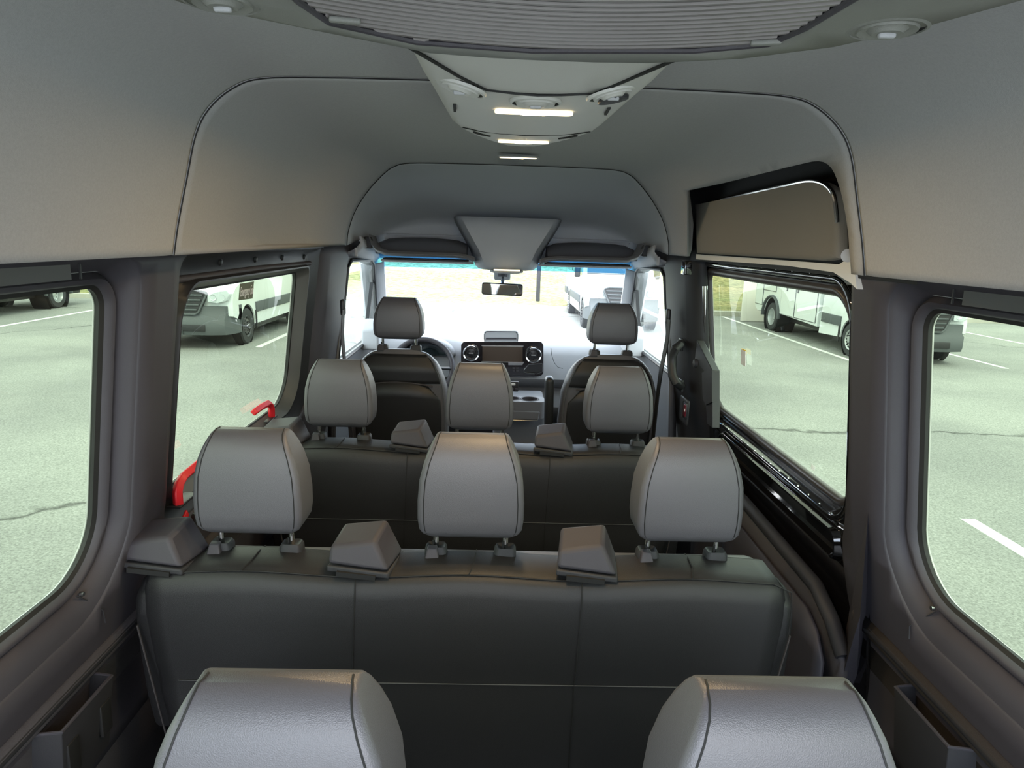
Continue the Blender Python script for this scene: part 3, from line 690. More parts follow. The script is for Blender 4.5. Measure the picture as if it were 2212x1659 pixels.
def lamp(cx, y, z, w_, par, tilt=0, nm='lamp', es=None):
    l = MB().prism(rrect(-w_/2, w_/2, -.012, .012, .010, 6), lambda u, v, d: (cx+u, y+v, z-d-v*tilt), 0, .004).build(nm, lampl, par, bevel=.001, label='warm lit lamp lens')
    MB().prism(rrect(-w_*.17, w_*.17, -.008, .008, .007, 6), lambda u, v, d: (cx+u, y+v, z-d-v*tilt), .004, .005).build('bulb_glow', lampc, l)
    q = bpy.data.lights.new('lamp_light', 'AREA'); q.shape = 'RECTANGLE'; q.size = w_*.8; q.size_y = .02; q.energy = .8; q.color = (1, .70, .36)
    qo = bpy.data.objects.new('lamp_light', q); COL.objects.link(qo); qo.location = (cx, y, z-.008); return l
lamp(.002, 1.105, cz(1.1)-.004, .118, rc); lamp(.0, 1.50, cz(1.50)-.004, .105, rc, tilt=-.04)
MB().box(onbody(-.118, 1.12), (.004, .055, .003), rot=Euler((0, 0, .05))).build('slot', threadm, rc); MB().box(onbody(.112, 1.10), (.004, .055, .003), rot=Euler((0, 0, -.05))).build('slot', threadm, rc)
for s in (-1, 1):
    MB().tube([onbody(s*x, y) for x, y in ((.098, 1.39), (.085, 1.42), (.068, 1.44))], .0022, 6).build('slot', threadm, rc)
dl = thing('dome_lamp', 'small warm lit dome lamp set in the roof liner ahead of the roof console', 'lamp', (0.012, 2.39, 1.822))
lamp(.012, 2.37, 1.815, .122, dl, nm='lens')
MB().prism(rrect(-.068, .068, -.019, .019, .015, 6), lambda u, v, d: (.012+u, 2.37+v, 1.8155-d), 0, .003).build('lamp_bezel', trimlt, dl)

# ================================================================== seats
def superloop(w, yb, yf, z, r=.35, n=10, dz=None):
    """rounded rectangle slice in x,y at height z, centre seam front/back"""
    pts = rrect(-w, w, yb, yf, min(w, (yf-yb)/2)*r*1.0, n)
    return [(x, y, z+(dz(x, y) if dz else 0)) for x, y in pts]
HR = [(.872, .080, -.022, .036), (.876, .098, -.034, .047), (.884, .110, -.044, .056), (.897, .1165, -.050, .061), (.93, .1200, -.052, .063), (.97, .1200, -.053, .062), (1.02, .1160, -.051, .058),
      (1.06, .1060, -.047, .051), (1.085, .0960, -.041, .044), (1.102, .0875, -.031, .036), (1.112, .082, -.020, .027), (1.118, .077, -.006, .014)]
def headrest(parent, x, k=1.0, m=leather, zoff=0, wk=1, hk=1, sub=True):
    def Z(z): return .872+(z-.872)*hk+zoff
    loops = []
    for z, w_, yb, yf in HR:
        dz = (lambda X, Y, z=z, w_=w_: (.016*((X/.12)**2) if z < .93 else 0)*max(0, 1-(z-.872)/.055)) 
        loops.append([(x+a*wk, b_*k, Z(c)) for a, b_, c in superloop(w_, yb, yf, z, .26, 6, dz)])
    h = MB().loft(loops, cap0=True, cap1=True).build('headrest', m, parent, angle=75)
    # side seams on the back face running over the top
    for s in (-1, 1):
        pts = []
        for z, w_, yb, yf in HR[2:]:
            rr = min(w_, (yf-yb)/2)*.26
            dz = .016*(w_/.12)**2*max(0, 1-(z-.872)/.055)
            pts.append((x+s*(w_-rr)*wk, yb*k, Z(z+dz)))
        pts += [(x+s*.073*wk, .0, Z(1.118)), (x+s*.072*wk, .010, Z(1.118))]
        MB().tube(pts, .0013, 6).build('seam', threadm, h)
    for s in (-1, 1):
        X = x+s*.081*wk
        p = MB().cyl((X, .004, .80+zoff), (X, .004, .875+zoff), .0065, n=16).build('post', chrome, h)
        MB().cyl((X-.006, -.003, .83+zoff), (X-.006, -.003, .86+zoff), .0025, n=8).build('post_notch', rubber, h)
        c = MB().loft([[(X+a, .004+b_, .822+zoff) for a, b_ in rrect(-.026, .026, -.022, .022, .010, 5)], [(X+a, .004+b_, .840+zoff) for a, b_ in rrect(-.025, .025, -.021, .021, .010, 5)], [(X+a, .004+b_, .847+zoff) for a, b_ in rrect(-.021, .021, -.017, .017, .008, 5)], [(X+a, .004+b_, .842+zoff) for a, b_ in rrect(-.012, .012, -.010, .010, .006, 5)]], cap1=True).build('post_collar', trimd, parent)
        if s < 0:
            mb = MB(); mb.hexa([(X-.024, -.034, .822+zoff), (X+.010, -.034, .822+zoff), (X+.010, -.006, .822+zoff), (X-.024, -.006, .822+zoff), (X-.018, -.024, .850+zoff), (X+.004, -.024, .850+zoff), (X+.004, -.008, .852+zoff), (X-.018, -.008, .852+zoff)]); mb.build('release_button', trimg, c, bevel=.003)
    return h
def guide(parent, x, wide=0):
    z = .822; e = wide
    P = [(x-.072-e, -.100, z+.022), (x+.062, -.106, z+.008), (x+.080, .015, z+.002), (x-.050-e, .030, z+.016),
         (x-.068-e, -.088, z+.058), (x+.030, -.088, z+.072), (x+.046, -.004, z+.090), (x-.056-e, .006, z+.074)]
    g = MB().hexa(P).build('belt_guide', trimg, parent, bevel=.009, angle=50)
    P = [(x-.074-e, -.103, z+.006), (x+.064, -.109, z-.008), (x+.082, .015, z-.008), (x-.050-e, .030, z+.000),
         (x-.073-e, -.102, z+.020), (x+.063, -.108, z+.006), (x+.0805, .015, z+.002), (x-.050-e, .030, z+.014)]
    MB().hexa(P).build('guide_lip', trimd, g, bevel=.004)
    MB().box((x-.008, -.106, z+.000), (.085+e, .012, .011), rot=Euler((0, .10, 0))).build('belt_slot', rubber, g)
    return g
def bench(x0s, hw, guides, label, loc, name='bench_seat', group='bench seats facing forward in rows'):
    B = thing(name, label, 'bench seat', (0, 0, 0), group)
    # rear cover, lofted along x with a wavy top
    def sec(x, inset=0, lower=0):
        wv = .005*math.cos(2*PI*(x)/.495)
        i = inset
        zt = .828+wv-i; 
        return [(x, .035-i, .60), (x, .035-i, zt-.03), (x, .024-i, zt-.008), (x, .0, zt), (x, -.075+i*.3, zt-.003), (x, -.100+i, zt-.010), (x, -.114+i, zt-.024), (x, -.120+i, zt-.055), (x, -.123+i, .72), (x, -.125+i, .60), (x, -.122+i, .57), (x, -.128+i, .53), (x, -.130+i, .40), (x, -.125+i, .26)]
    L = []
    N = 48
    xs = [-hw+2*hw*k/N for k in range(N+1)]
    for x in xs:
        d = hw-abs(x); i = 0
        if d < .035: i = .035*(1-math.sqrt(max(0, 1-((.035-d)/.035)**2)))
        S = sec(x, i)
        # taper below z=.70
        S = [((p[0]*(1-max(0, (.70-p[2]))*.20/ (1) if p[2] < .70 else p[0]/p[0]*1) if abs(p[0]) > 1e-6 and p[2] < .70 else p[0]), p[1], p[2]) for p in S]
        S = [((x*(1-max(0, .70-p[2])*.22)), p[1], p[2]) for p in S]
        L.append(S)
    MB().loft(L, closed=False).build('back_cover', leathert, B, angle=60)
    # seat shell and side bolsters, seen beside the cover
    mb = MB()
    mb.loft([[(s_, y, z) for s_ in (0,)] for y, z in ()]) if 0 else None
    for s in (-1, 1):
        prof = [(-.060, .40), (-.085, .50), (-.100, .62), (-.105, .72), (-.095, .76), (-.06, .785), (0, .785), (.05, .77), (.075, .70), (.09, .50), (.09, .40)]
        MB().loft([[(s*(hw-.05), y, z) for y, z in prof], [(s*(hw-.0), y, z) for y, z in prof], [(s*(hw+.014), y*.92, .61+(z-.61)*.96) for y, z in prof]], cap0=True, cap1=True).build('side_bolster', leathert, B, bevel=.006, angle=60)
    MB().box((0, .03, .56), (2*hw-.04, .10, .50), bev=.03).build('backrest', leather, B)
    MB().box((0, .27, .40), (2*hw, .48, .13), bev=.04).build('seat_cushion', leather, B)
    MB().box((0, .22, .31), (2*hw-.1, .44, .06), bev=.01).build('seat_frame', trimk, B)
    for s in (-1, 1):
        for y in (-.02, .42): MB().box((s*(hw-.25), y, .14), (.05, .05, .28), bev=.006).build('leg', trimk, B)
        MB().box((s*(hw-.25), .20, .012), (.06, .60, .022), bev=.004).build('floor_rail', satin, B)
    def Sx(x): return .828+.005*math.cos(2*PI*x/.495)
    MB().tube([(x*(hw-.012)/hw, -.101, Sx(x)-.0085) for x in xs[1:-1]]+[(hw*.995, -.108, .80), (hw*.999, -.112, .76), (hw*.998, -.114, .70)], .0016, 6).build('top_seam', threadm, B)
    MB().tube([(x*.965, -.1245, .571) for x in xs[2:-2]], .0012, 6).build('back_seam', threadl, B)
    for i, x in enumerate(x0s[:-1]):
        xc = x+.25
        MB().tube([(xc, -.101, Sx(xc)-.008), (xc, -.114, .808), (xc, -.122, .775), (xc-.003, -.125, .70), (xc-.006, -.1275, .60), (xc-.008, -.1235, .570), (xc-.009, -.1315, .50), (xc-.011, -.132, .35)], .0014, 6).build('back_seam', threadm, B)
    for i, x in enumerate(x0s):
        MB().tube([(x, -.101, Sx(x)-.007), (x+.010, -.06, Sx(x)-.001), (x+.012, -.02, Sx(x)+.0005), (x+.014, .02, Sx(x)-.005)], .0014, 6).build('top_seam', threadm, B)
        headrest(B, x)
    for s in (-1, 1):
        MB().tube([(s*hw*(1-max(0, .70-z)*.22)*1.0, -.118, z) for z in (.70, .66, .60, .54, .45, .35, .27)], .0035, 8, flat=(1, .5)).build('cover_piping', carpet, B)
    for x, e in guides: guide(B, x, e)
    return B
b2 = bench([-.497, 0, .497], .722, [(-.685, .006), (-.238, 0), (.265, 0)], 'grey leather three seat bench in the middle, with three full headrests in view', None)
b1 = copy_tree(b2, (-.097, 2.43, 0)); b1['label'] = 'grey leather three seat bench furthest forward, directly behind the two front seats'
b2.location = (-.093, 1.514, 0)
b3 = bench([-.25, .25], .56, [], 'grey leather bench nearest the camera, only its two headrests showing', None)
b3.location = (-.003, .616, 0)

def front_seat(label, loc, arm=None):
    S = thing('front_seat', label, 'seat', (0, 0, 0), 'high backed front seats of the cab')
    def half(z): return interp([(.30, .20), (.45, .225), (.70, .238), (.85, .228), (.93, .205), (.98, .175), (1.01, .145), (1.028, .11), (1.034, .06)], z)
    L = []
    for z in (.30, .40, .50, .60, .70, .78, .85, .90, .94, .975, 1.0, 1.018, 1.030, 1.034):
        h = half(z); c = .0-.06*(z-.3)/.73+.05; th = .055 if z < .95 else .055*max(.25, (1.045-z)/.095)
        L.append([(x, c+y, z) for x, y in rrect(-h, h, -th, th, th*.8, 5)])
    bk = MB().loft(L, cap0=True, cap1=True).build('backrest', leather, S, angle=70)
    # back panels: upper leather and lower hard shell
    for z0_, z1_, dk, nm, m_ in ((.88, 1.012, .90, 'back_cover', leatherb), (.30, .885, .86, 'back_shell', trimk)):
        L = []
        zs = [z0_+(z1_-z0_)*i/8 for i in range(9)]
        for z in zs:
            h = half(z)*dk; c = -.06*(z-.3)/.73+.05; th = .055 if z < .95 else .055*max(.25, (1.045-z)/.095)
            if nm == 'back_shell' and z > .80: h *= math.sqrt(max(.05, 1-((z-.80)/.090)**2*.55))
            o_ = .006 if nm == 'back_cover' else .014
            L.append([(x*h, c-th-o_*(1-x**4)+.002, z+(-.012*x*x if nm == 'back_shell' else 0)) for x in [-1, -.95, -.85, -.6, -.3, 0, .3, .6, .85, .95, 1]])
        MB().loft(L, closed=False).build(nm, m_, bk, solid=.006, angle=60)
    MB().tube([(x*.238*.86*.80, .004-.055-.012, .885-.016*x*x-.001) for x in [-1, -.7, -.4, 0, .4, .7, 1]], .004, 8).build('shell_rim', trimg, bk)
    MB().tube([(half(z)*s_*.93, -.06*(z-.3)/.73+.05-(.055 if z < .95 else .055*max(.25, (1.045-z)/.095))-.001, z) for s_, zz in ((-1, (.60, .70, .80, .88, .93, .97, 1.0)), (1, (1.0, .97, .93, .88, .80, .70, .60))) for z in zz], .0018, 6).build('back_piping', threadl, bk)
    MB().box((0, .27, .36), (.48, .46, .14), bev=.05).build('seat_cushion', leather, S)
    MB().box((0, .22, .15), (.40, .40, .28), bev=.02).build('seat_base', trimk, S)
    h = headrest(S, 0, 1.0, leather, .205, .955, .80)
    if arm:
        mb = MB(); mb.box((arm*.285, -.02, .79), (.042, .07, .27), rot=Euler((.10, .03*arm, 0)), bev=.018); mb.build('armrest', trimk, S, label='raised black armrest beside the seat')
    S.location = loc
    return S
front_seat("driver seat on the left of the cab in front of the steering wheel", (-.498, 3.24, 0))
front_seat("passenger seat on the right of the cab with a raised armrest", (.500, 3.24, 0), arm=-1)

# ================================================================== dashboard
da = thing('dashboard', 'grey dashboard with round chrome vents and a wide display across the cab', 'dashboard', (0, 4.45, .5))
mb = MB(); L = []
for x in [-.83, -.78, -.6, -.5, -.35, -.28, 0, .28, .35, .55, .78, .83]:
    hump = .035*math.exp(-((x+.47)/.17)**2)
    e = .02 if abs(x) > .8 else 0
    L.append([(x, 4.46, .36), (x, 4.36, .50+e), (x, 4.40, .62), (x, 4.30+e, .66), (x, 4.27+e, .70), (x, 4.33+e, .84-e), (x, 4.38+e, .885+hump-e), (x, 4.47, .905+hump-e), (x, 4.80, .86)])
mb.loft(L, closed=False).build('dash_body', mat('dash plastic', (.27, .28, .30), .6, bump=.2, bscale=900, spec=.35), da, angle=45, solid=.01)
yd = 4.235
def dpx(px, py, y=yd): return at(px, py, y=y)
def pprism(pp, y0, y1, n, m_, par, bev=0, **k):
    mb = MB(); mb.loft([[at(px, py, y=y0) for px, py in pp], [at(px, py, y=y0)+Vector((0, y1-y0, 0)) for px, py in pp]], cap0=True, cap1=True)
    return mb.build(n, m_, par, bevel=bev, angle=50, **k)
def prr(x0, x1, y0, y1, r): return rrect(x0, x1, y0, y1, r, 5)
fas = pprism(prr(996, 1174, 738, 812, 9), yd, yd+.10, 'centre_fascia', mat('piano black', (.018, .014, .015), .12, coat=1), da, .003)
pprism([(1042, 748), (1129, 749), (1129, 782), (1042, 780)], yd-.004, yd, 'display_screen', screenm, fas)
pprism([(1040, 746), (1131, 747), (1131, 748.6), (1040, 747.6)], yd-.006, yd, 'screen_edge', satin, fas)
pprism([(1040, 780.6), (1131, 782.4), (1131, 784), (1040, 782)], yd-.006, yd, 'screen_edge', satin, fas)
for px, py in ((1018, 762), (1152, 766)):
    c = dpx(px, py)
    v = MB().lathe([(.048, 0), (.052, -.020), (.048, -.030), (.042, -.026), (.038, .0)], c, (0, 1, 0), 40).build('round_vent', chrome, da)
    MB().lathe([(.040, -.004), (.030, -.006), (.028, -.014), (.012, -.016), (.0005, -.017)], c, (0, 1, 0), 32).build('vent_core', mat('vent black', (.015, .015, .017), .3), v)
    for a in range(8):
        A = a*PI/4; MB().tube([c+Vector((math.cos(A)*.013, -.017, math.sin(A)*.013)), c+Vector((math.cos(A)*.037, -.012, math.sin(A)*.037))], .0015, 6).build('vent_vane', trimk, v)
    MB().box(c+Vector((0, -.021, 0)), (.028, .008, .009), bev=.003).build('vent_tab', satin, v)
# switch row, tray
pprism([(1098, 783), (1132, 783), (1128, 789), (1098, 789)], yd-.010, yd, 'chrome_strip', satin, fas)
for i in range(2):
    for j in range(2):
        pprism([(1107+i*8, 794+j*5), (1113+i*8, 794+j*5), (1113+i*8, 797.5+j*5), (1107+i*8, 797.5+j*5)], yd-.004, yd, 'switch_button', trimg, fas)
pprism([(1132, 798), (1142, 788), (1170, 786), (1170, 803), (1160, 806), (1132, 803)], yd-.006, yd, 'card_slot', trimk, fas, .001)
MB().tube([dpx(*p)+Vector((0, -.010, 0)) for p in ((1132, 798), (1142, 787), (1171, 785), (1171, 803), (1160, 807), (1132, 804))], .002, 6, closed=True).build('slot_trim', satin, fas)
tray = pprism(prr(1045, 1120, 714, 742, 7), 4.40, 4.44, 'dash_lid', trimlt, da, .004, label='raised light grey storage lid on top of the dashboard')
pprism([(1050, 730), (1115, 730), (1117, 739), (1048, 739)], 4.39, 4.40, 'lid_ribs', trimg, tray)
MB().tube([dpx(*p, y=4.40) for p in ((1046, 742), (1046, 722), (1051, 716), (1114, 717), (1119, 723), (1119, 742))], .0025, 6).build('lid_seal', rubber, tray)
MB().tube([at(px, py, y=4.26) for px, py in ((1190, 752), (1192, 768), (1197, 783), (1205, 793), (1216, 796))], .0015, 6).build('glovebox_seam', threadm, da)
# instrument binnacle
mb = MB(); L = []
for y, hw_, zt in ((4.22, .165, .93), (4.30, .175, .935), (4.45, .17, .925), (4.55, .14, .90)):
    L.append([(-.475+hw_*math.cos(a), y, .83+(zt-.83)*math.sin(a)) for a in [PI*i/16 for i in range(17)]])
mb.loft(L, closed=False).build('instrument_hood', mat('dash plastic', ()), da, solid=.01, angle=60)
mb = MB(); mb.face([(-.475+.16*math.cos(a), 4.28, .83+(.90-.83)*math.sin(a)) for a in [PI*i/16 for i in range(17)]]); mb.build('instrument_screen', darkg, da)
# steering wheel
sw = thing('steering_wheel', 'dark steering wheel behind the driver seat headrest', 'steering wheel', (-.475, 4.02, .80))
n = Vector((0, -math.cos(.50), math.sin(.50))); a_ = Vector((1, 0, 0)); b2_ = n.cross(a_)
C0 = Vector((-.475, 4.02, .800))
MB().tube([C0+(a_*math.cos(t)+b2_*math.sin(t))*.178 for t in [2*PI*i/40 for i in range(40)]], .015, 12, closed=True).build('rim', trimg, sw)
for t in (0, PI, -PI/2): MB().tube([C0+(a_*math.cos(t)+b2_*math.sin(t))*.05, C0+(a_*math.cos(t)+b2_*math.sin(t))*.17], .014, 10, flat=(1.6, .6)).build('spoke', trimk, sw)
MB().lathe([(.062, .02), (.064, .0), (.050, -.018), (.0005, -.024)], C0, -n, 28).build('hub', trimk, sw)
MB().cyl(C0, C0-n*.22, .035).build('column', trimk, sw)

# centre console with cup holders
cc = thing('centre_console', 'grey centre console with two round cup holders between the front seats', 'console', (.1, 3.8, .3))
MB().box((.10, 3.99, .36), (.30, .36, .58), bev=.02).build('console_body', mat('console plastic', (.17, .175, .19), .6, bump=.2, bscale=900), cc)
pprism([(1098, 887), (1166, 890), (1163, 908), (1098, 906)], 3.655, 3.665, 'cup_holder_front', mat('console plastic', ()), cc, .008)
ch = MB()
for cx, r in ((.055, .036), (.150, .044)):
    c = Vector((cx, 3.74 if r < .04 else 3.735, .695))
    ch.lathe([(r, -.09), (r, 0), (r+.006, .002), (r+.010, -.003)], c, (0, 0, 1), 32, cap0=True)
ch.build('cup_holder', trimg, cc)
def circ(cx, cy, r, n=24): return [(cx+r*math.cos(2*PI*k/n), cy+r*math.sin(2*PI*k/n)) for k in range(n)]
tr_o = rrect(-.03, .23, 3.665, 3.80, .03)
mb = MB(); mb.cdt(tr_o, [circ(.055, 3.74, .036), circ(.150, 3.735, .044)], lambda u, v: (u, v, .692), grid=.03)
mb.loft([[(u, v, .692) for u, v in tr_o], [(u, v, .600) for u, v in tr_o]])
mb.build('cup_tray', mat('console plastic', ()), cc)
MB().tube([at(px, py, y=3.66) for px, py in ((1100, 907), (1160, 909), (1164, 902))], .0018, 6).build('tray_edge', satin, cc)
MB().box((.035, 3.735, .762), (.10, .02, .055), bev=.004).build('socket_panel', trimk, cc)
for i in range(3): MB().box((.030+i*.022, 3.723, .748), (.014, .004, .014), bev=.002).build('console_button', trimg, cc)
MB().box((.045, 3.723, .775), (.045, .006, .012), bev=.003).build('console_lamp', labelw, cc)

# ================================================================== pillar fittings on the right and belts
gh = thing('grab_handle', 'black vertical grab handle on the right pillar', 'handle', (.69, 3.0, 1.0))
pts = [at(px, py, x=x+.020) for px, py, x in ((1471, 741, .728), (1468, 745, .705), (1459, 752, .685), (1452, 768, .678), (1451, 790, .678), (1453, 812, .678), (1460, 826, .690), (1468, 832, .712), (1471, 835, .728))]
MB().tube(pts, .017, 12, flat=(1.15, .9)).build('grip', trimk, gh)
for px, py in ((1471, 744), (1471, 832)):
    p = at(px, py, x=.752); MB().box(p, (.012, .05, .055), bev=.005).build('mount', trimk, gh)
sp = MB().box(at(1478, 886, x=.750), (.010, .12, .105), bev=.006).build('switch_panel', trimd, wr)
MB().box(at(1479, 886, x=.742), (.008, .050, .070), bev=.008).build('switch_bezel', trimk, sp)
MB().box(at(1479, 886, x=.737), (.006, .028, .050), bev=.003).build('door_switch', redd, sp, label='dark red sliding door switch')
MB().box(at(1479, 886, x=.7335), (.001, .010, .010)).build('switch_symbol', labelw, sp)
sb = thing('seat_belt', 'black front passenger seat belt running down the right pillar', 'seat belt', (.68, 3.2, 1.1))
MB().box(at(1443, 684, x=.715), (.02, .035, .07), bev=.008).build('belt_ring', trimk, sb)
def strap(P, w_, n_, par, m_=rubber):
    mb = MB(); mb.loft([[p+Vector((0, -w_/2, 0)), p+Vector((0, w_/2, 0)), p+Vector((.004, w_/2, 0)), p+Vector((.004, -w_/2, 0))] for p in P], cap0=True, cap1=True); return mb.build(n_, m_, par)
strap([at(1444, 690, x=.70), at(1440, 735, x=.70), at(1427, 800, x=.69), at(1420, 850, x=.70)], .055, 'webbing', sb)
strap([at(1420, 850, x=.70), Vector((.71, 3.18, .5)), Vector((.72, 3.2, .1))], .055, 'webbing', sb)
sb2 = thing('seat_belt', 'front driver seat belt hanging on the left pillar', 'seat belt', (-.68, 3.2, 1.1))
MB().box(at(741, 664, x=-.715), (.02, .035, .07), bev=.008).build('belt_ring', trimk, sb2)
strap([at(741, 668, x=-.71), at(738, 720, x=-.71), Vector((-.72, 3.2, .5))], .05, 'webbing', sb2, trimg)

# red emergency window levers
for nm_, y0_, x_, z_, lab, ln in (('emergency_lever', 1.645, -.825, .885, 'red emergency lever at the rear end of the left window sill', .27), ('emergency_lever', 2.49, -.862, .890, 'red emergency lever at the front end of the left window sill', -.19)):
    e = thing(nm_, lab, 'lever', (x_, y0_, z_), 'red emergency levers on the left window sill')
    s_ = 1 if ln > 0 else -1
    P = [Vector((x_, y0_, z_-.01)), Vector((x_, y0_, z_+.030)), Vector((x_, y0_+s_*.012, z_+.046)), Vector((x_, y0_+s_*.035, z_+.056)), Vector((x_, y0_+ln*.55, z_+.060)), Vector((x_, y0_+ln*.95, z_+.060))]
    MB().tube(P, .018, 4, flat=(.8, .8)).build('lever_arm', redm, e, bevel=.004, smooth=True, angle=50)
    MB().box((x_-.004, y0_+ln*.12, z_-.005), (.034, .10, .006), bev=.002).build('base_plate', trimk, e)
    MB().box((x_+.012, y0_+s_*.0-.005, z_-.045), (.006, .055, .02), rot=Euler((.5, 0, 0)), bev=.002).build('lock_clip', redm, e)
    MB().cyl((x_+.02, y0_+.03, z_-.055), (x_+.03, y0_+.03, z_-.055), .016, n=20).build('lock_knob', trimk, e)
    MB().cyl((x_+.02, y0_-.01, z_-.075), (x_+.028, y0_-.01, z_-.075), .007, n=14).build('lock_pin', redm, e)
# wall pockets by the nearest bench
for s, lab in ((-1, 'black wall pocket with cup recess on the left lower wall'), (1, 'black wall pocket with bright rim on the right lower wall')):
    c = Vector((s*.775, 1.085, .69)) if s < 0 else Vector((s*.775, 1.10, .70))
    wp = thing('wall_pocket', lab, 'pocket', c)
    y0_, y1_ = (1.13, 1.32) if s < 0 else (1.12, 1.32)
    zt = .635; xo, xi = .885, .830
    mb = MB()
    mb.loft([[(s*xo, y0_, zt), (s*xi, y0_+.01, zt), (s*xi, y1_-.01, zt), (s*xo, y1_, zt)], [(s*xo, y0_+.01, .48), (s*(xi+.015), y0_+.02, .48), (s*(xi+.015), y1_-.02, .48), (s*xo, y1_-.01, .48)]], closed=False, cap1=False)
    mb.build('pocket_shell', trimd, wp, solid=.006, bevel=.002)
    MB().tube([(s*xo, y0_, zt), (s*xi, y0_+.01, zt), (s*xi, y1_-.01, zt), (s*xo, y1_, zt)], .004, 8).build('pocket_rim', trimg, wp)
    for y in ((y0_+.04, y1_-.04) if s < 0 else ()):
        MB().box((s*(xi+.003), y, .56), (.008, .035, .07), bev=.002).build('pocket_window', rubber, wp)

# labels on the windows
def on_glass(px, py, s): return at_surf(px, py, G, s, -.004)
sc_ = [on_glass(px, py, -1) for px, py in ((518, 613), (548, 608), (545, 645), (515, 649))]
sb_ = MB().loft([[p for p in sc_], [p+Vector((.001, 0, 0)) for p in sc_]], cap0=True, cap1=True).build('exit_sign', labelg, bpy.data.objects['window_3'], smooth=False, label='olive sticker reading Emergency Exit')
ux = (sc_[1]-sc_[0]); uy = (sc_[0]-sc_[3]); cen = (sc_[0]+sc_[1]+sc_[2]+sc_[3])/4+Vector((.003, 0, 0))
uxn = ux.normalized(); nn = uxn.cross(uy).normalized(); uyn = nn.cross(uxn)
tx = text_obj('exit_lettering', 'Emergency Exit', .034, cen, Matrix((uxn, uyn, nn)).transposed(), mat('white lettering', (.9, .9, .86), .6), bpy.data.objects['window_3'])
bpy.context.view_layer.update(); tx.scale = (ux.length*.94/max(.01, tx.dimensions.x), 1.25, 1.0)
lg = on_glass(1606, 773, 1)
MB().box(lg, (.002, .045, .055), rot=Euler((0, -.1, 0))).build('window_label', labelw, bpy.data.objects['window_4'])
MB().box(lg+Vector((-.0005, 0, .022)), (.002, .045, .018), rot=Euler((0, -.1, 0))).build('label_header', labely, bpy.data.objects['window_4'])
eg = on_glass(1757, 1010, 1)
for i in range(6): MB().box(eg+Vector((-.001, -.010+i*.004, .0)), (.001, .0015, .014)).build('etched_mark', labelw, bpy.data.objects['window_4'])
eg = on_glass(1757, 1038, 1)
for j in range(3): MB().box(eg+Vector((-.001, 0, .010-.009*j)), (.001, .024, .004)).build('etched_mark', trimg, bpy.data.objects['window_4'])

# ================================================================== outside
ZG = -.55
def ground_mesh(n_, pts, m_, **k): return MB().face(pts).build(n_, m_, None, kind='structure', **k)
ground_mesh('parking_lot', [(-60, -25, ZG), (60, -25, ZG), (60, 21.3, ZG), (-60, 21.3, ZG)], asph)
MB().loft([[(-60, 21.2, ZG-.05), (60, 21.2, ZG-.05)], [(-60, 21.22, ZG+.13), (60, 21.22, ZG+.13)], [(-60, 21.36, ZG+.15), (60, 21.36, ZG+.15)]], closed=False).build('kerb', curbm, None, kind='structure')
mb = MB(); L = []
for y, z in ((21.35, .14), (23, .16), (28, .35), (36, 1.2), (50, 3.4), (70, 6.5)): L.append([(x, y, ZG+z) for x in range(-80, 81, 8)])
gl = mb.loft(L, closed=False).build('lawn', grassm); gl['kind'] = 'stuff'; tag(gl, 'rising lawn of patchy dry grass beyond the kerb', 'grass')
def line(x, y0, y1, w_=.10, label='', x1=None):
    x1 = x if x1 is None else x1
    o_ = MB().hexa([(x-w_/2, y0, ZG), (x+w_/2, y0, ZG), (x1+w_/2, y1, ZG), (x1-w_/2, y1, ZG), (x-w_/2, y0, ZG+.004), (x+w_/2, y0, ZG+.004), (x1+w_/2, y1, ZG+.004), (x1-w_/2, y1, ZG+.004)]).build('parking_line', stripe, None, smooth=False)
    return tag(o_, label, 'line', 'white lines painted on the lot')
line(-4.47, 12.9, 21, .11, 'white parking line beside the white van left of the windscreen')
line(6.85, 12.9, 21, .10, 'long white parking line beside the utility truck')
line(-10.45, 14.2, 21, .11, 'white parking line seen at the far left window')
line(9.6, 12.7, 15, .10, 'short white parking line in front of the utility truck bumper')
line(12.75, 15.2, 21, .10, 'distant white parking line at the right window near the kerb')
line(3.78, -2, 5.2, .12, 'wide white parking line close outside the right rear window', x1=3.80)
line(-1.4, 13, 21, .10, 'white parking line ahead of the windscreen'); line(1.6, 13, 21, .10, 'white parking line beside the van ahead')

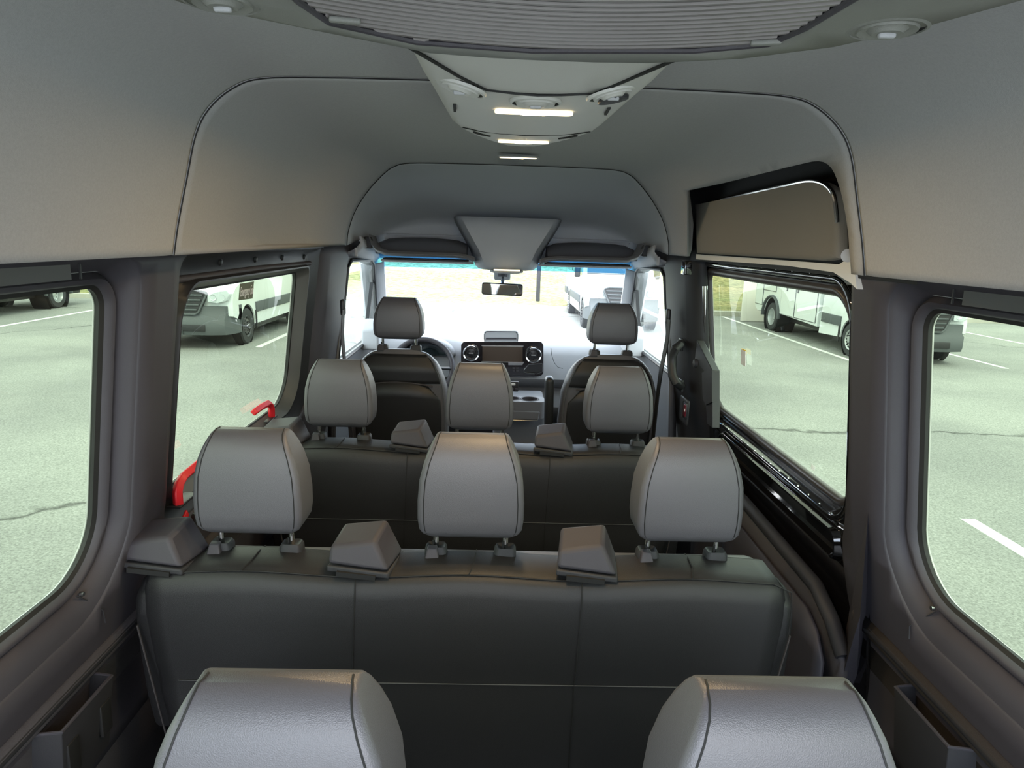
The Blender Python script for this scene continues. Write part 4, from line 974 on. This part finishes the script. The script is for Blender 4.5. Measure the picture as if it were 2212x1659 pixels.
def wheel(par, x, y, z, r, s, m_rim=wheelm, dual=False, deep=.05, wd=.20):
    """s: outward x direction"""
    W = MB().lathe([(r*.62, -wd/2), (r*.93, -wd/2), (r, -wd*.36), (r, wd*.36), (r*.93, wd/2), (r*.62, wd/2)], (x-s*wd/2, y, z), (s, 0, 0), 40).build('wheel', tyre, par)
    if not dual:
        MB().lathe([(r*.63, 0), (r*.60, .012), (r*.55, -.01), (r*.50, -.015), (r*.34, .004), (r*.18, .016), (r*.17, .04), (0.001, .045)], (x-.01*s, y, z), (s, 0, 0), 32).build('wheel_rim', m_rim, W)
        for k in range(6):
            a = k*PI/3; MB().cyl((x+s*.0, y+math.cos(a)*r*.27, z+math.sin(a)*r*.27), (x+s*.025, y+math.cos(a)*r*.27, z+math.sin(a)*r*.27), .013, n=8).build('wheel_nut', trimk, W)
        for k in range(16):
            a = k*PI/8; MB().cyl((x-s*.020, y+math.cos(a)*r*.47, z+math.sin(a)*r*.47), (x-s*.004, y+math.cos(a)*r*.47, z+math.sin(a)*r*.47), .017, n=8).build('rim_hole', rubber, W)
    else:
        MB().lathe([(r*.63, 0), (r*.60, .010), (r*.56, -.03), (r*.52, -.10), (r*.40, -.12), (r*.22, -.12), (r*.2, -.08), (0.001, -.07)], (x-.01*s, y, z), (s, 0, 0), 32).build('wheel_rim', m_rim, W)
        for k in range(10):
            a = k*PI/5; MB().cyl((x-s*.135, y+math.cos(a)*r*.44, z+math.sin(a)*r*.44), (x-s*.122, y+math.cos(a)*r*.44, z+math.sin(a)*r*.44), .015, n=8).build('rim_hole', rubber, W)
        MB().lathe([(r*.5, -wd/2), (r*.93, -wd/2), (r, -wd*.36), (r, wd*.36), (r*.93, wd/2), (r*.5, wd/2)], (x-s*(wd*1.65), y, z), (s, 0, 0), 40).build('inner_tyre', tyre, W)
def star(par, c, n_, r, m_=chrome):
    n_ = Vector(n_).normalized(); a = n_.cross(Vector((0, 0, 1))).normalized(); b_ = Vector((0, 0, 1))
    mb = MB(); mb.tube([c+(a*math.cos(t)+b_*math.sin(t))*r for t in [2*PI*i/28 for i in range(28)]], r*.07, 8, closed=True)
    for k in range(3):
        t = PI/2+k*2*PI/3; d = a*math.cos(t)+b_*math.sin(t)
        mb.tube([c, c+d*r], [r*.13, r*.03], 8)
    mb.build('star_emblem', m_, par)
def van(label, x, y, length=5.4, high=2.25, cab=False, group=None):
    """front faces -y; x is the centre"""
    V = thing('white_van' if not cab else 'utility_truck', label, 'van' if not cab else 'truck', (x, y, ZG), group)
    hw = .92; Z = lambda z: ZG+z
    sill = .30
    L_end = length if not cab else 2.25
    arch = [(1.24+.40*0, 0)]
    def P(profile, hwv, d): return [(x+d*hwv, y+a, Z(b_)) for a, b_ in profile]
    ax, ar = .86, .42
    archp = [(ax+ar*math.cos(t), .34+ar*math.sin(t)) for t in [PI*i/10 for i in range(11)]]   # from rear to front
    bx = 4.2
    archr = [(bx+ar*math.cos(t), .34+ar*math.sin(t)) for t in [PI*i/10 for i in range(11)]] if not cab else []
    archr = [p for p in archr if p[1] > sill]; archp = [p for p in archp if p[1] > sill]
    prof = [(.10, sill+.28), (.06, .60), (.05, .80), (.10, 1.00), (.30, 1.10), (.95, 1.27), (1.05, 1.30), (1.78, 2.0), (2.05, high-.08), (2.35, high), (L_end-.08, high), (L_end, high-.1), (L_end, sill), *archr, *archp, (ax-ar, sill+.2)]
    sh = lambda pr, dz: pr
    top = lambda b_: 1-.10*max(0, (b_-.95))/1.3
    L = []
    for d, k in ((-1, .955), (-.985, .98), (-.93, 1), (0, 1), (.93, 1), (.985, .98), (1, .955)):
        cxm, czm = (L_end/2), 1.1
        L.append([(x+d*hw*top(b_), y+(a if abs(d) < .5 else a+.10*max(0, 1-a/1.0)*(abs(d) > .9)), Z(b_ if k == 1 else czm+(b_-czm)*(.985 if k > .96 else .96) if b_ > 1.2 else b_)) for a, b_ in prof])
    MB().loft(L, cap0=True, cap1=True).build('body', white, V, angle=30)
    # bumper
    mb = MB(); bp = [(-.02, .27), (-.05, .34), (-.05, .55), (.02, .62), (.02, .78)]
    L = []
    for d in (-1, -.97, -.88, -.6, -.3, 0, .3, .6, .88, .97, 1):
        b_ = .42*max(0, (abs(d)-.80)/.20)**2
        L.append([(x+d*hw*1.0, y+a+b_*1.0-.03*(1-d*d), Z(c)) for a, c in bp]+[(x+d*hw*1.0, y+.16+b_, Z(.78)), (x+d*hw, y+.16+b_, Z(.27))])
    bb = mb.loft(L, cap0=True, cap1=True).build('front_bumper', bumperm, V, angle=45)
    MB().box((x, y-.085, Z(.40)), (1.0, .02, .12), bev=.01).build('lower_intake', trimk, bb)
    MB().box((x-.05, y-.09, Z(.31)), (.30, .015, .10), bev=.004).build('plate_holder', bumperm, bb)
    # grille
    gp = [(-.52, .98), (-.50, 1.03), (-.40, 1.06), (.40, 1.06), (.50, 1.03), (.52, .98), (.38, .68), (.32, .64), (-.32, .64), (-.38, .68)]
    g_ = MB().prism(gp, lambda u, v, d: (x+u, y+.02+d+(v-.64)*.08, Z(v)), -.06, .05).build('grille', trimk, V, bevel=.01)
    for k in range(4):
        z = .72+.085*k; hwg = .34+(z-.68)*.42
        MB().box((x, y-.055+(z-.64)*.08, Z(z)), (2*hwg, .03, .03), rot=Euler((.5, 0, 0)), bev=.006).build('grille_bar', bumperm, g_)
    MB().tube([(x+u, y-.045+(v-.64)*.08, Z(v)) for u, v in gp], .018, 8, closed=True).build('grille_surround', bumperm, g_)
    star(g_, Vector((x, y-.085, Z(.86))), (0, -1, 0), .105)
    for s in (-1, 1):
        hl = [(.54, .86), (.54, .98), (.70, 1.04), (.86, 1.07), (.90, 1.0), (.84, .88), (.70, .84)]
        h_ = MB().prism(hl, lambda u, v, d, s=s: (x+s*u, y+d+.02+.30*max(0, u-.62)**1.3*1.6, Z(v)), -.04, .10).build('headlight', lampm, V, bevel=.012)
        for u in (.64, .78): MB().lathe([(.055, 0), (.045, .01), (.02, .03), (.001, .032)], (x+s*u, y-.015+.30*max(0, u-.62)**1.3*1.6, Z(.94)), (0, 1, 0), 20).build('reflector', chrome, h_)
        wheel(V, x+s*(hw+.00), y+ax, Z(.34), .34, s, wheelm if cab else mat('dark wheel', (.06, .06, .065), .4))
        MB().lathe([(.40, -.12), (.40, -.02)], (x+s*hw, y+ax, Z(.34)), (s, 0, 0), 32).build('arch_liner', rubber, V)
        if not cab: wheel(V, x+s*hw, y+bx, Z(.34), .34, s)
        if not cab:
            MB().box((x+s*(hw+.004), y+(1.35+3.78)/2, Z(.66)), (.03, 3.78-1.35, .20), bev=.008).build('side_trim', bumperm, V)
            MB().box((x+s*(hw+.004), y+(4.66+length)/2-.05, Z(.66)), (.03, length-4.72, .20), bev=.008).build('side_trim', bumperm, V)
            for ya, yb in ((2.55, 3.6), (3.7, 5.1)):
                MB().prism([(ya, 1.28), (ya, 1.82), (yb, 1.82), (yb, 1.28)], lambda u, v, d, s=s: (x+s*(hw*top(v)+d), y+u, Z(v)), -.01, .006).build('side_window', darkg, V, bevel=.004)
        else:
            MB().box((x+s*(hw+.004), y+1.74, Z(.66)), (.03, .86, .20), bev=.008).build('side_trim', bumperm, V)
        MB().prism([(1.32, 1.26), (1.75, 1.75), (2.15, 1.78), (2.2, 1.26)], lambda u, v, d, s=s: (x+s*(hw*top(v)+d), y+u, Z(v)), -.01, .006).build('door_window', darkg, V, bevel=.004)
        MB().box((x+s*(hw+.10), y+1.30, Z(1.35)), (.14, .10, .26), bev=.03).build('side_mirror', trimk, V)
        MB().box((x+s*(hw+.003), y+1.33, Z(.42)), (.03, .06, .36), bev=.01).build('mud_flap', rubber, V)
    MB().prism([(-.80, 0), (.80, 0), (.72, 1), (-.72, 1)], lambda u, v, d: (x+u, y+1.06+.70*v+d*.7, Z(1.32+.66*v-d)), -.02, .03).build('windscreen', darkg, V, bevel=.01)
    if cab:
        u0, u1 = 2.33, 6.15
        b0 = .42; bw = 4.95; br = .50
        ar_ = [(bw+br*math.cos(t), .36+br*math.sin(t)) for t in [PI*i/12 for i in range(13)]]; ar_ = [p for p in ar_ if p[1] > b0]
        pr = [(u0, b0), (u0, 1.62), (u1-.12, 1.62), (u1, 1.5), (u1, b0+.28), (u1-.05, b0+.1)]+[(u1-.25, b0)]+ar_
        L = [[(x+d*.94, y+a, Z(b_)) for a, b_ in pr] for d in (-1, 1)]
        ub = MB().loft(L, cap0=True, cap1=True).build('utility_body', white, V, bevel=.012, angle=30)
        for s in (-1, 1):
            X = x+s*.945
            for ya, yb, za, zb in ((2.42, 3.52, .50, 1.56), (3.57, 4.38, .50, 1.56), (4.76, 5.55, 1.02, 1.56), (5.60, 6.08, .62, 1.56)):
                dr = MB().prism([(ya, za), (ya, zb), (yb, zb), (yb, za)], lambda u, v, d, s=s: (X+s*d, y+u, Z(v)), 0, .012).build('locker_door', white, ub, bevel=.004)
                MB().tube([(X+s*.002, y+u, Z(v)) for u, v in ((ya-.012, za-.012), (ya-.012, zb+.012), (yb+.012, zb+.012), (yb+.012, za-.012))], .006, 6, closed=True).build('door_gasket', trimg, dr)
            for yh in (3.42, 4.05): 
                MB().box((X+s*.015, y+yh, Z(1.14)), (.02, .085, .13), bev=.01).build('paddle_handle', trimk, ub)
                MB().tube([(X+s*.028, y+yh, Z(1.10)), (X+s*.034, y+yh, Z(1.16))], .010, 8).build('handle_paddle', chrome, ub)
            MB().tube([(X+s*.01, y+a, Z(b_)) for a, b_ in [(bw+(br+.03)*math.cos(t), .36+(br+.03)*math.sin(t)) for t in [PI*i/16 for i in range(17)]]], .05, 8, flat=(.6, 1)).build('wheel_arch', bumperm, ub)
            MB().lathe([(.49, -.45), (.49, -.02)], (X, y+bw, Z(.36)), (s, 0, 0), 32).build('arch_liner', rubber, ub)
            wheel(V, x+s*.93, y+bw, Z(.36), .36, s, dual=True)
        MB().box((x, y+u1+.02, Z(.55)), (1.7, .12, .16), bev=.02).build('rear_bumper', bumperm, V)
        MB().box((x, y+3.9, Z(.36)), (1.3, 5.0, .14)).build('chassis', trimk, V)
    else:
        MB().box((x, y+2.9, Z(.26)), (1.5, 4.6, .14)).build('chassis', trimk, V)
    return V
van('white van with dark grille parked outside the left middle window', -5.70, 12.45, high=2.3, group='white parked vans')
ut = van('white utility truck with locker doors and dual rear wheels right of the windscreen', 7.98, 12.83, cab=True)
ut2 = copy_tree(ut, (-12.42, 13.50, ZG)); ut2['label'] = 'white truck with a dished dual rear wheel at the far left window'
ut['group'] = ut2['group'] = 'white utility trucks'
van('white van facing us straight through the right half of the windscreen', 3.02, 16.6, high=2.35, group='white parked vans')
ww = MB().hexa([(6.95, 19.75, ZG), (8.85, 22.4, ZG), (10.6, 21.2, ZG), (8.9, 19.75, ZG), (6.95, 19.75, 1.9), (8.85, 22.4, 1.9), (10.6, 21.2, 1.9), (8.9, 19.75, 1.9)]).build('reflection_block', reflection, None, smooth=False, bevel=.03)  # added cream block in place of a pale reflection on the right glass
tag(ww, 'cream block added for a window reflection between the lawn and the utility truck', 'wall')
sp_ = thing('sign_post', 'dark narrow sign post on the lawn seen beside the rear view mirror', 'post', (1.29, 22.6, ZG+.16))
MB().box((1.29, 22.6, ZG+.77), (.13, .10, 1.2), bev=.02).build('post', trimd, sp_)
MB().box((1.29, 22.6, ZG+1.38), (.17, .13, .06), bev=.01).build('post_cap', trimlt, sp_)
